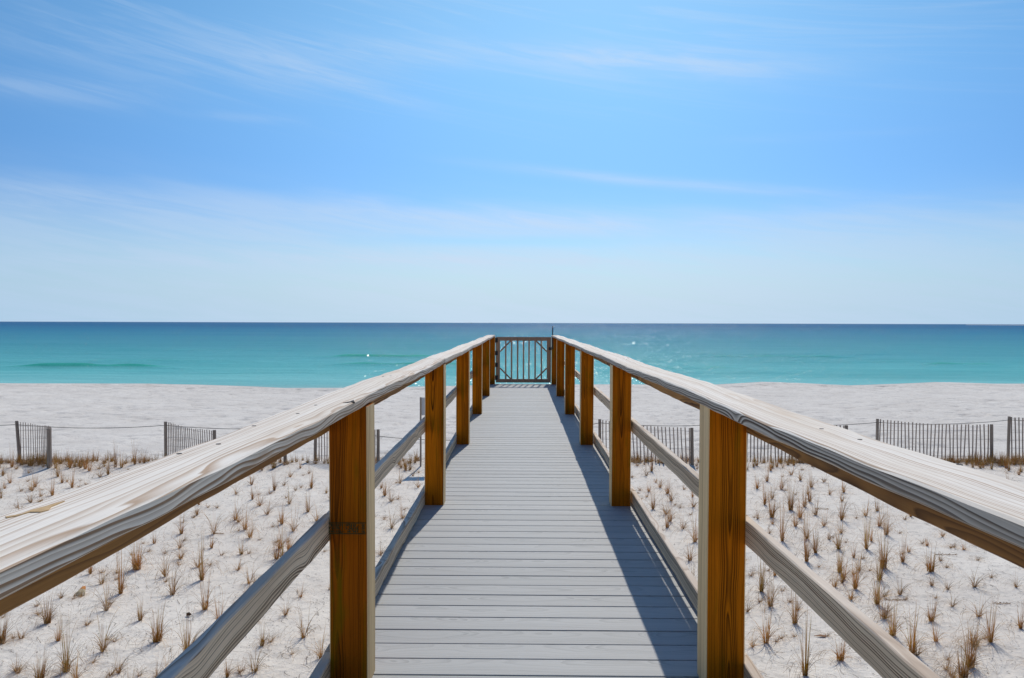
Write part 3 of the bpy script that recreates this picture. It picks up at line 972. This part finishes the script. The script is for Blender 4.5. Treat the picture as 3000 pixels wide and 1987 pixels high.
xr_ = (1619.0 - VX) / F * 16.6
g.tube([(xr_, GY - 0.105, zl), (xr_, GY - 0.105, zr - 0.03)], 0.0125, 10)
g.box((xr_ - 0.004, GY - 0.07, zl + 0.005), (0.025, 0.07, 0.03))
g.tube([(xr_, GY - 0.105, zr - 0.02), (xr_, GY - 0.105, zr)], 0.0125, 10)
ro = gobj(g, 'release_rod', M['black'], la); ro.location = (0, 0, 0)
g = MB(); g.tube([(xr_, GY - 0.105, zr - 0.03), (xr_, GY - 0.105, zr - 0.02)], 0.015, 10)
rg = gobj(g, 'collar', M['steel'], la); rg.location = (0, 0, 0)

# ------------------------------------------------------------------ sand fences
TOPZ = CAMZ - 2.95
segs = [  # rear end, near end, number of slats, label
    ((-14.76, 23.0), (-12.97, 21.3), 25, 'grey slat sand fence on the far left, its slats bowed and seen nearly end on'),
    ((-10.50, 22.9), (-8.38, 21.2), 24, 'sand fence panel half hidden behind the left handrail, second from the left'),
    ((-6.03, 22.8), (-3.93, 21.4), 23, 'sand fence panel partly hidden by the near left railing post'),
    ((2.43, 23.8), (4.84, 21.95), 25, 'sand fence panel in the gap right of the boardwalk between the two nearest right posts'),
    ((6.75, 24.0), (9.50, 22.5), 29, 'sand fence panel seen beneath the right handrail just right of the nearest right post'),
    ((11.10, 24.1), (13.90, 22.9), 30, 'upright open slat sand fence above the right handrail, both its posts in view'),
    ((15.58, 24.8), (18.40, 23.5), 30, 'sand fence cut off by the right edge of the photo'),
]
FP = [((49, 1234), (143, 1257)), ((485, 1236), (628, 1261)), ((925, 1239), (1108, 1259)), ((1757, 1229), (2027, 1254)),
      ((2172, 1230), (2480, 1247)), ((2571, 1228), (2905, 1244)), ((2957, 1221), (3310, 1238))]
for i_, (p_, q_) in enumerate(FP):
    a_ = at(p_[0], p_[1], TOPZ); b_ = at(q_[0], q_[1], TOPZ)
    segs[i_] = ((a_.x, a_.y), (b_.x, b_.y), segs[i_][2], segs[i_][3])
fr = random.Random(12)
rear_tops = []
for si, ((ax, ay), (bx, by), ns, lab) in enumerate(segs):
    zg = float(ground_h((ax + bx) / 2, (ay + by) / 2))
    ga = float(ground_h(ax, ay)); gb = float(ground_h(bx, by))
    base = Vector((ax, ay, ga))
    fo = empty('sand_fence', base)
    tag(fo, lab, 'sand fence', 'slat sand fences along the dune edge')

    def fobj(mbx, name, mat, org=None):
        org = org or tuple(base)
        o = link(name, mbx.mesh(name, org), mat, fo, Vector(org) - base)
        return o
    for (qx, qy, gq) in ((ax, ay, ga), (bx, by, gb)):
        m_ = MB()
        lean = fr.uniform(-0.03, 0.03)
        if si == 0: lean = -0.10 if qx == ax else 0.02
        m_.tube([(qx - lean, qy, gq - 0.3), (qx, qy, TOPZ), (qx, qy, TOPZ + 0.006)], [0.047, 0.045, 0.040], 9)
        fobj(m_, 'post', M['fence_post'], (qx, qy, gq))
    m_ = MB()
    dirv = Vector((bx - ax, by - ay, 0)); L = dirv.length; dirv.normalize()
    nrm = Vector((-dirv.y, dirv.x, 0))
    def bowf(t):
        return (0.30 if si == 0 else 0.05) * math.sin(math.pi * t) * (1 if si % 2 == 0 else -1)
    ang = math.atan2(dirv.y, dirv.x)
    for j in range(ns):
        t = (j + 0.75) / (ns + 0.5)
        c = Vector((ax, ay, 0)) + dirv * (L * t) + nrm * (bowf(t) + 0.05)
        gz = float(ground_h(c.x, c.y))
        tl = fr.uniform(-0.025, 0.025) + (0.05 * math.sin(3 * t) if si in (0, 1, 3) else 0)
        tz = TOPZ - 0.01 + fr.uniform(-0.012, 0.015) - (0.12 * math.sin(math.pi * min(1, t * 1.3)) * 0.5 if si == 0 else 0.05 * math.sin(math.pi * t))
        p0 = Vector((c.x + dirv.x * tl, c.y + dirv.y * tl, gz - 0.12)); p1 = Vector((c.x - dirv.x * tl * 0.5, c.y - dirv.y * tl * 0.5, tz))
        m_.beam(p0, p1, 0.036, 0.011, up=(nrm.x, nrm.y, 0), ch=0.002, n=3, warp=lambda s, a, b_, q_=fr.uniform(0, 6): (0.006 * math.sin(s * 3 + q_), 0))
    fobj(m_, 'slat_panel', M['picket'])
    m_ = MB()
    for hz in (0.16, 0.42, 0.68, 0.93):
        pts = []
        for j in range(9):
            t = j / 8
            c = Vector((ax, ay, 0)) + dirv * (L * t) + nrm * (bowf(t) + 0.043)
            pts.append((c.x, c.y, float(ground_h(c.x, c.y)) + hz + 0.01 * math.sin(j * 2.1)))
        m_.tube(pts, 0.0028, 4)
    fobj(m_, 'wire', M['wire'])
    rear_tops.append(Vector((ax, ay - 0.03, TOPZ - 0.10)))

# rope strung from post to post
m_ = MB()
pts_r = [Vector((-22.5, 23.2, TOPZ - 0.05))] + rear_tops + [Vector((22, 25.0, TOPZ - 0.06))]
path = []
for i in range(len(pts_r) - 1):
    a, b2 = pts_r[i], pts_r[i + 1]
    L = (b2 - a).length
    sag = 0.013 * L + (0.36 if L > 8 else 0.035)
    n = 24
    for j in range(n + (1 if i == len(pts_r) - 2 else 0)):
        t = j / n
        p = a.lerp(b2, t); p.z -= sag * 4 * t * (1 - t)
        path.append(p)
m_.tube(path, 0.0085, 5)
rope = m_.obj('rope', M['rope'], None, tuple(rear_tops[0]), smooth=True)
tag(rope, 'thin grey rope sagging from fence post to fence post across the beach edge', 'rope')

# lone post stub below the left handrail
m_ = MB()
p = at(835, 1356)
gz = float(ground_h(p.x, p.y))
m_.tube([(p.x, p.y, gz - 0.3), (p.x + 0.01, p.y, gz + 0.92), (p.x + 0.01, p.y, gz + 0.93)], [0.048, 0.046, 0.04], 9)
o = m_.obj('wooden_post', M['fence_post'], None, (p.x, p.y, gz))
tag(o, 'lone grey wooden stake whose foot shows under the left handrail between two fence panels', 'post')

# sign on a thin post, mostly hidden by a railing post
p = at(1232.5, 1366)
gz = float(ground_h(p.x, p.y))
sg = empty('beach_sign', (p.x, p.y, gz))
tag(sg, 'pale board on a thin stake, mostly hidden behind the second left railing post', 'sign')
m_ = MB(); m_.beam((p.x, p.y, gz - 0.3), (p.x, p.y, CAMZ - 2.085), 0.046, 0.046, up=(0, 1, 0))
o = link('stake', m_.mesh('stake', (p.x, p.y, gz)), M['picket'], sg, (0, 0, 0))
m_ = MB(); m_.beam((p.x + 0.024, p.y + 0.03, CAMZ - 2.345), (p.x + 0.53, p.y + 0.05, CAMZ - 2.345), 0.018, 0.50)
o = link('sign_board', m_.mesh('sign_board', (p.x, p.y, gz)), M['sign'], sg, (0, 0, 0))


# ------------------------------------------------------------------ dune grass
def tuft_mesh(seed, kind):
    """kind: (upright blades, curly blades, spread, green share, straw share)"""
    nu, nc, spread, green, straw, hgt = kind
    r_ = random.Random(seed)
    mbt = MB()

    def blade(base, azm, tilt, curl, L, w0, n, mi):
        pts = []
        p = Vector(base); a = tilt; step = L / n
        d_h = Vector((math.cos(azm), math.sin(azm), 0))
        tw = r_.uniform(-0.5, 0.5)
        for i in range(n + 1):
            pts.append(p.copy())
            a += curl / n * (0.4 + 1.2 * i / n)
            azz = azm + tw * i / n
            d_h = Vector((math.cos(azz), math.sin(azz), 0))
            p = p + (d_h * math.sin(a) + Vector((0, 0, 1)) * math.cos(a)) * step
            if p.z < 0.004: p.z = 0.004
        vs = []
        side0 = Vector((-math.sin(azm + 0.9), math.cos(azm + 0.9), 0))
        for i, pt in enumerate(pts):
            ww = w0 * (1 - 0.85 * (i / n) ** 1.3) / 2
            vs += [pt - side0 * ww, pt + side0 * ww]
        mbt.add(vs, [(2 * i, 2 * i + 1, 2 * i + 3, 2 * i + 2) for i in range(n)], mi)

    lean_a = r_.uniform(0, 6.28); lean = r_.uniform(0, 0.16)
    for i in range(int(nu * 0.95)):
        azm = r_.uniform(0, 6.28)
        rr_ = spread * 0.35 * math.sqrt(r_.random()) * 0.3
        base = (rr_ * math.cos(azm), rr_ * math.sin(azm), -0.01)
        x = r_.random()
        mi = 2 if x < green else (1 if x < green + straw else 0)
        L = hgt * (r_.uniform(0.25, 0.6) if r_.random() < 0.6 else r_.uniform(0.6, 1.12))
        blade(base, azm if r_.random() > lean * 2 else lean_a, r_.uniform(0.0, 0.09) + lean * 0.5, r_.uniform(0.0, 0.5) * spread * 2.0, L, r_.uniform(0.0038, 0.0068), 5, mi)
    for i in range(int(nc * 1.25)):
        azm = r_.uniform(0, 6.28)
        rr_ = 0.012 * r_.random()
        L = hgt * r_.uniform(0.6, 1.6)
        blade((rr_ * math.cos(azm), rr_ * math.sin(azm), 0.0), azm, r_.uniform(0.15, 0.9), r_.uniform(1.6, 4.4), L, r_.uniform(0.0034, 0.0056), 9, 3 if r_.random() < 0.75 else 1)
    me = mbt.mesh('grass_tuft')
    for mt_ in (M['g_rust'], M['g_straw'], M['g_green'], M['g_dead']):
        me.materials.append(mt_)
    return me


KINDS = {
    'r': [(30, 26, 0.28, 0.05, 0.15, 0.38), (36, 24, 0.24, 0.0, 0.25, 0.38), (24, 32, 0.30, 0.08, 0.2, 0.38), (40, 28, 0.20, 0.05, 0.1, 0.38)],
    'g': [(34, 30, 0.28, 0.45, 0.15, 0.38), (42, 26, 0.24, 0.35, 0.15, 0.38)],
    's': [(10, 30, 0.38, 0.05, 0.5, 0.38), (8, 36, 0.45, 0.1, 0.5, 0.38), (12, 26, 0.36, 0.0, 0.4, 0.38)],
    'b': [(60, 44, 0.42, 0.10, 0.25, 0.38), (54, 50, 0.38, 0.05, 0.35, 0.38)],
}
TM = {}
sd_ = 100
for kk, lst in KINDS.items():
    TM[kk] = []
    for kd in lst:
        for rep in range(2):
            sd_ += 1
            TM[kk].append(tuft_mesh(sd_, kd))

TUFTS = """138,1827,74,b 170,1878,60,r 194,1968,150,g 301,1910,110,s 348,1973,70,s 47,1968,55,s 2,1884,80,b 312,1789,100,s 354,1739,120,r
299,1711,60,s 179,1753,40,s 222,1990,90,s 116,1997,80,b 398,1667,80,b 738,1420,45,r 804,1437,45,r 832,1423,30,s 866,1438,25,s 912,1430,50,r
691,1449,38,s 739,1464,38,r 761,1483,50,s 848,1477,50,s 782,1508,50,s 902,1500,55,r 689,1524,62,r 700,1530,50,s 825,1536,55,r 626,1565,90,s
531,1564,55,r 718,1552,60,r 860,1556,70,s 927,1528,60,s 732,1576,75,s 452,1593,35,r 526,1607,55,s 620,1606,40,r 707,1624,50,g 529,1638,60,s
820,1607,70,r 848,1614,60,r 810,1638,65,r 826,1641,60,g 483,1690,110,s 580,1662,60,s 591,1700,120,g 696,1672,50,s 405,1669,90,r 505,1743,90,r
601,1786,100,r 411,1818,60,g 461,1880,95,b 546,1925,120,g 642,1829,70,r 731,1709,60,s 749,1711,40,s 723,1745,45,s 880,1750,45,s 836,1803,60,s
768,1892,60,g 891,1868,100,s 939,1928,80,s 747,1969,90,s 665,1985,50,r 491,1983,80,s 458,1987,50,s 1172,1417,55,s 1225,1429,50,s 1127,1453,50,r
1146,1470,45,s 1180,1519,45,s 1148,1548,55,s 1115,1627,55,s 1117,1431,22,r 1909,1381,50,r 1894,1394,35,s 1933,1429,40,r 1901,1441,35,r
1955,1447,45,r 1967,1468,50,r 1895,1457,25,s 1913,1492,60,r 1963,1528,65,r 1952,1507,50,s 1955,1546,50,r 2002,1550,45,s 2032,1486,45,s
2036,1588,80,r 2021,1642,60,r 1921,1414,25,s 2029,1456,25,r 2005,1435,22,s 2208,1368,30,g 2258,1379,35,r 2247,1411,40,r 2289,1434,60,r
2218,1432,40,r 2262,1462,55,s 2240,1479,60,r 2318,1392,40,s 2293,1370,22,s 2345,1408,35,r 2377,1428,45,r 2414,1413,40,s 2317,1495,85,b
2372,1470,50,r 2357,1485,50,r 2367,1450,35,s 2431,1450,35,s 2472,1443,40,r 2467,1469,35,s 2262,1516,70,b 2264,1536,40,s 2220,1521,40,s
2388,1509,60,s 2344,1518,60,r 2330,1542,55,r 2414,1542,55,s 2465,1524,100,r 2536,1512,50,s 2570,1498,40,r 2576,1542,65,r 2596,1567,85,r
2292,1586,110,r 2364,1579,75,r 2363,1645,110,r 2389,1620,75,r 2464,1563,45,s 2429,1581,35,r 2457,1609,60,g 2538,1609,85,g 2552,1586,40,r
2501,1634,30,r 2588,1664,100,b 2459,1677,75,g 2472,1698,50,r 2517,1673,50,s 2501,1684,35,s 2577,1700,90,r 2230,1733,100,g 2257,1777,110,r
2243,1884,110,r 2329,1827,110,r 2358,1979,160,g 2461,1935,70,b 2446,1720,60,s 2467,1708,50,g 2506,1725,90,r 2493,1758,50,s 2569,1770,110,g
2591,1814,75,s 2270,1687,30,r 2190,1793,60,s 2205,1896,50,s 2644,1647,60,r 2663,1618,40,r 2726,1674,65,b 2730,1716,40,r 2756,1644,30,s
2824,1611,20,r 2637,1743,60,s 2856,1721,70,s 2977,1721,45,s 2777,1728,35,s 2790,1778,50,s 2868,1807,70,s 2901,1881,110,r 2990,1842,60,r
2590,1810,70,s 2615,1862,110,g 2728,1820,60,b 2742,1879,60,r 2671,1913,110,g 2686,1921,60,s 2850,1886,90,s 2842,1953,110,b 2859,1891,40,s
2792,1988,60,s 2822,1986,90,b 35,1369,55,r 8,1394,35,r 29,1416,35,r 14,1432,25,r 61,1363,25,r 84,1387,25,s 94,1439,60,s 103,1427,40,r
90,1473,60,s 169,1397,60,g 182,1415,35,r 196,1412,25,s 211,1429,50,r 153,1452,45,r 232,1363,30,r 205,1372,50,r 250,1374,45,r 262,1380,40,r
293,1399,45,s 317,1391,50,r 338,1361,55,r 357,1370,40,g 395,1361,60,r 420,1355,50,s 163,1372,35,r 93,1365,30,g 114,1363,32,g 3,1460,25,r
60,1500,40,s 120,1455,30,s 2716,1600,22,r 2905,1375,30,g 2955,1380,28,g 2985,1392,30,r 2948,1372,40,r 2850,1370,26,g 2880,1371,26,r
640,1396,30,s 668,1410,28,r 905,1388,22,s 880,1372,25,r 1060,1392,20,s 1210,1395,30,s 1190,1380,25,r""".split()

HN = {'r': 'rust-brown', 'g': 'green-tinged', 's': 'sparse straw-coloured', 'b': 'bushy tangled'}
tl_ = []
for tstr in TUFTS:
    a_, b_, h_, k_ = tstr.split(',')
    p = at(float(a_), float(b_))
    if abs(p.x) < 0.9 and False: continue
    d = p.y
    h = float(h_) * d / F
    tl_.append([p.x, p.y, p.z, max(0.16, h * 1.28), k_])
# fill where the photograph's railings hide the sand and just outside its edges
gr_ = random.Random(77)
tries = 0
while len(tl_) < 296 and tries < 20000:
    tries += 1
    y = gr_.uniform(7.5, 21.0)
    lim = 0.68 * y + 0.8
    x = gr_.uniform(-lim, lim)
    if -1.0 < x < 1.15: continue
    if any((x - t[0]) ** 2 + (y - t[1]) ** 2 < 0.58 ** 2 for t in tl_): continue
    tl_.append([x, y, float(ground_h(x, y)), gr_.uniform(0.18, 0.42), gr_.choice('rrsssrg')])

BAYS = [(0, 2.9), (2.9, 5.6), (5.6, 8.4), (8.4, 11.2), (11.2, 14.0), (14.0, 16.7), (16.7, 19.0), (19.0, 30)]
BN = ['first rail bay', 'second rail bay', 'third rail bay', 'fourth rail bay', 'fifth rail bay', 'last rail bay', 'beyond the gate', 'by the fences']
ORD = ['nearest', 'second', 'third', 'fourth', 'fifth', 'sixth', 'seventh', 'eighth', 'ninth', 'tenth', 'eleventh', 'twelfth', 'thirteenth', 'fourteenth',
       'fifteenth', 'sixteenth', 'seventeenth', 'eighteenth', 'nineteenth', 'twentieth', 'twenty-first', 'twenty-second', 'twenty-third', 'twenty-fourth',
       'twenty-fifth', 'twenty-sixth', 'twenty-seventh', 'twenty-eighth', 'twenty-ninth', 'thirtieth'] + ['%dth' % i for i in range(31, 90)]
buckets = {}
for t in tl_:
    bi = [i for i, (a, b2) in enumerate(BAYS) if a <= t[1] < b2][0]
    buckets.setdefault((bi, t[0] > 0), []).append(t)
for (bi, right), lst in buckets.items():
    lst.sort(key=lambda t: abs(t[0]))
    for i, t in enumerate(lst):
        hw = 'tall' if t[3] > 0.40 else ('short' if t[3] < 0.27 else 'knee-low')
        on = 'nearest to' if i == 0 else ORD[i] + ' out from'
        t.append('%s %s tuft, %s the boardwalk, %s side, %s' % (hw, HN[t[4]], on, 'right' if right else 'left', BN[bi]))
tr = random.Random(5)
for t in tl_:
    me = tr.choice(TM[t[4]])
    o = bpy.data.objects.new('grass_tuft', me)
    s = t[3] / 0.36
    o.location = (t[0], t[1], t[2])
    o.rotation_euler = (0, 0, tr.uniform(0, 6.28))
    sw = max(0.75, min(1.15, s * 0.9))
    o.scale = (sw, sw, s)
    C.objects.link(o)
    tag(o, t[5], 'grass', 'dry beach grass tufts planted on the dune')


# the belt of small grass along the fences and outside the view: one mass
def mass(name, spots, seed, label):
    r_ = random.Random(seed)
    V = []; Fc = []; Mi = []; off = 0
    for (x, y, h, kk) in spots:
        me = r_.choice(TM[kk])
        n = len(me.vertices)
        co = np.empty(n * 3, np.float32); me.vertices.foreach_get('co', co); co = co.reshape(-1, 3).copy()
        a = r_.uniform(0, 6.28); ca, sa = math.cos(a), math.sin(a)
        s = h / 0.36
        rx = (co[:, 0] * ca - co[:, 1] * sa) * min(1.1, s + 0.3) + x; ry = (co[:, 0] * sa + co[:, 1] * ca) * min(1.1, s + 0.3) + y
        rz = co[:, 2] * s + float(ground_h(x, y))
        V.append(np.stack([rx, ry, rz], -1))
        nf = len(me.polygons)
        vi = np.empty(nf * 4, np.int32); me.polygons.foreach_get('vertices', vi) if False else None
        lv = np.empty(len(me.loops), np.int32); me.loops.foreach_get('vertex_index', lv)
        Fc.append(lv.reshape(-1, 4) + off)
        mi = np.empty(nf, np.int32); me.polygons.foreach_get('material_index', mi); Mi.append(mi)
        off += n
    V = np.concatenate(V); Fc = np.concatenate(Fc); Mi = np.concatenate(Mi)
    me = bpy.data.meshes.new(name)
    me.vertices.add(len(V)); me.vertices.foreach_set('co', V.ravel())
    me.loops.add(Fc.size); me.loops.foreach_set('vertex_index', Fc.ravel())
    me.polygons.add(len(Fc))
    me.polygons.foreach_set('loop_start', np.arange(0, Fc.size, 4, dtype=np.int32))
    me.polygons.foreach_set('loop_total', np.full(len(Fc), 4, dtype=np.int32))
    me.polygons.foreach_set('material_index', Mi)
    for mt_ in (M['g_rust'], M['g_straw'], M['g_green'], M['g_dead']):
        me.materials.append(mt_)
    me.update()
    o = bpy.data.objects.new(name, me); C.objects.link(o)
    tag(o, label, None, None, 'stuff')
    return o


spots = []
mr = random.Random(31)
for i in range(820):
    x = mr.uniform(-22, 22)
    if mr.random() < 0.35: x = mr.choice([-14.5, -13.2, -3.6, 4.2, 8.5, 12.8, 13.6, 14.3, -7.8]) + mr.gauss(0, 0.9)
    y = 22.1 + 0.034 * x + mr.gauss(0.1, 0.36)
    spots.append((x, y, mr.uniform(0.16, 0.38), mr.choice('rgggss')))
for i in range(330):       # thin seedlings scattered between the planted tufts
    y = mr.uniform(8.5, 21.5); x = mr.uniform(-1, 1) * (0.68 * y + 0.6)
    if abs(x) < 0.95: continue
    spots.append((x, y, mr.uniform(0.09, 0.20), 's'))
for i in range(220):       # beyond the picture's sides and behind the camera
    y = mr.uniform(-6, 21); x = mr.uniform(-26, 26)
    if abs(x) < 0.68 * max(y, 0) + 1.6: continue
    spots.append((x, y, mr.uniform(0.2, 0.4), mr.choice('rrssg')))
mass('dune_grass', spots, 3, 'low rusty grass growing thick along the foot of the sand fences')

# plant litter on the sand
V = []; Fc = []
lr_ = np.random.RandomState(3)
n = 5200
yy = lr_.uniform(7.5, 22, n); xx = lr_.uniform(-1, 1, n) * (0.7 * yy + 1)
keep = vnoise(xx * 0.7, yy * 0.7, 61) > 0.38
xx = xx[keep]; yy = yy[keep]; zz = ground_h(xx, yy) + 0.004
for x, y, z in zip(xx, yy, zz):
    a = lr_.uniform(0, 6.28); L = lr_.uniform(0.004, 0.014); wd_ = L * lr_.uniform(0.25, 0.7)
    ca, sa = math.cos(a), math.sin(a)
    o_ = len(V)
    for (u, v, dz) in ((-L, 0, 0), (0, -wd_, 0.002), (L, 0, 0.003), (0, wd_, 0.001), (0, 0, 0.006)):
        V.append((x + u * ca - v * sa, y + u * sa + v * ca, z + dz))
    Fc += [(o_, o_ + 1, o_ + 4), (o_ + 1, o_ + 2, o_ + 4), (o_ + 2, o_ + 3, o_ + 4), (o_ + 3, o_, o_ + 4)]
# loose dead runners lying on the sand
for i in range(2300):
    y = lr_.uniform(8, 21.5); x = lr_.uniform(-1, 1) * (0.7 * y + 0.5)
    a = lr_.uniform(0, 6.28); cv_ = lr_.uniform(-14, 14)
    pts = []
    px, py = x, y
    for j in range(8):
        pts.append((px, py, float(ground_h(px, py)) + 0.004 + 0.012 * math.sin(j * 0.45)))
        px += 0.035 * math.cos(a); py += 0.035 * math.sin(a); a += cv_ * 0.035
    o_ = len(V)
    for j, (qx, qy, qz) in enumerate(pts):
        V += [(qx - 0.0022, qy - 0.001, qz), (qx + 0.0022, qy + 0.001, qz + 0.001)]
    Fc += [(o_ + 2 * j, o_ + 2 * j + 1, o_ + 2 * j + 3, o_ + 2 * j + 2) for j in range(7)]
me = bpy.data.meshes.new('plant_litter'); me.from_pydata(V, [], Fc)
o = link('plant_litter', me, M['speck'])
tag(o, 'specks and dead runners of plant litter strewn over the dune sand', None, None, 'stuff')

# ------------------------------------------------------------------ single finds on the sand
# fibrous husk
p = at(243, 1738)
hk = empty('palm_husk', p)
tag(hk, 'orange and cream fan-shaped husk lying on the sand below the left handrail', 'husk')
m_ = MB(); m2 = MB()
hr = random.Random(3)
for i in range(15):
    t = i / 14
    a = math.radians(-118 + 62 * t + hr.uniform(-4, 4)) + 0.1
    L = 0.21 * hr.uniform(0.8, 1.05)
    tip = Vector((L * math.cos(a) * 0.75, L * math.sin(a) * 0.9, 0.005))
    midp = Vector((tip.x * 0.5, tip.y * 0.5, 0.055 * math.sin(math.pi * (0.2 + 0.6 * t))))
    top_ = Vector((0, 0.06, 0.085))
    q1 = top_.lerp(midp + Vector((0, 0.03, 0.02)), 0.9)
    m_.tube([top_, top_.lerp(q1, 0.5) + Vector((0, 0, 0.01)), q1], [0.006, 0.013, 0.011], 5)
    m2.tube([q1, (q1 + tip) / 2 + Vector((0, 0, 0.008)), tip], [0.011, 0.008, 0.002], 5)
link('husk_shell', m_.mesh('husk_shell'), M['husk_orange'], hk)
link('husk_fibres', m2.mesh('husk_fibres'), M['husk_pale'], hk)

# dark cone
p = at(553, 1806)
m_ = MB()
for i in range(26):
    a = hr.uniform(0, 6.28); e = hr.uniform(-0.2, 1.4)
    d = Vector((math.cos(a) * math.cos(e), math.sin(a) * math.cos(e), math.sin(e)))
    m_.tube([d * 0.008 + Vector((0, 0, .02)), d * hr.uniform(0.028, 0.042) + Vector((0, 0, .02))], [0.010, 0.004], 5)
o = link('seed_cone', m_.mesh('seed_cone'), M['cone'], None, p)
tag(o, 'small dark spiky seed cone lying on bare sand left of the boardwalk', 'cone')

# brown leaf
p = at(2405, 1866)
m_ = MB()
vs = [(-0.085, 0.012, 0.012), (-0.02, -0.02, 0.02), (0.055, -0.030, 0.012), (0.058, 0.012, 0.016), (0.0, 0.022, 0.024)]
vs += [(x, y, z - 0.004) for x, y, z in vs]
m_.add(vs, [(0, 1, 2, 3, 4), (9, 8, 7, 6, 5), (0, 5, 6, 1), (1, 6, 7, 2), (2, 7, 8, 3), (3, 8, 9, 4), (4, 9, 5, 0)])
o = link('dry_leaf', m_.mesh('dry_leaf'), M['chip'], None, p)
tag(o, 'flat pointed brown leaf chip on the sand near the bottom, right of the boardwalk', 'leaf')

for i, (px, py, wdt, lab) in enumerate([
        (2622, 1760, 60, 'brown strand of dry seaweed between grass tufts below the right middle rail'),
        (2935, 1770, 48, 'curled strand of dry seaweed nearest the right edge of the photo'),
        (2772, 1627, 62, 'scattered strand of dry seaweed just under the right handrail'),
        (2408, 1493, 40, 'short rusty strand of seaweed caught between tufts in the middle of the right slope'),
        (1866, 1446, 18, 'tiny brown seaweed scrap beside the second right railing post'),
        (640, 1565, 34, 'flattened brown strand of weed lying at a tuft under the left handrail')]):
    p = at(px, py)
    wr_ = wdt / F * p.y
    m_ = MB()
    hr = random.Random(40 + i)
    n = 26
    for j in range(n):
        t = j / n
        c = Vector(((t - 0.5) * wr_ + hr.uniform(-.01, .01), hr.uniform(-0.02, 0.02) - 0.05 * (t - 0.5), 0.008 + hr.uniform(0, 0.02)))
        d = Vector((hr.uniform(-1, 1), hr.uniform(-1, 1), hr.uniform(0, 0.6))).normalized() * hr.uniform(0.012, 0.03)
        m_.tube([c - d * 0.5, c, c + d * 0.5], [0.001, 0.004, 0.001], 4)
    pts = [Vector(((t / 10 - 0.5) * wr_, 0.012 * math.sin(t * 1.7), 0.010)) for t in range(11)]
    m_.tube(pts, 0.004, 4)
    o = link('seaweed_strand', m_.mesh('seaweed_strand'), M['weed'], None, p)
    tag(o, lab, 'seaweed', 'strands of dry seaweed on the dune')
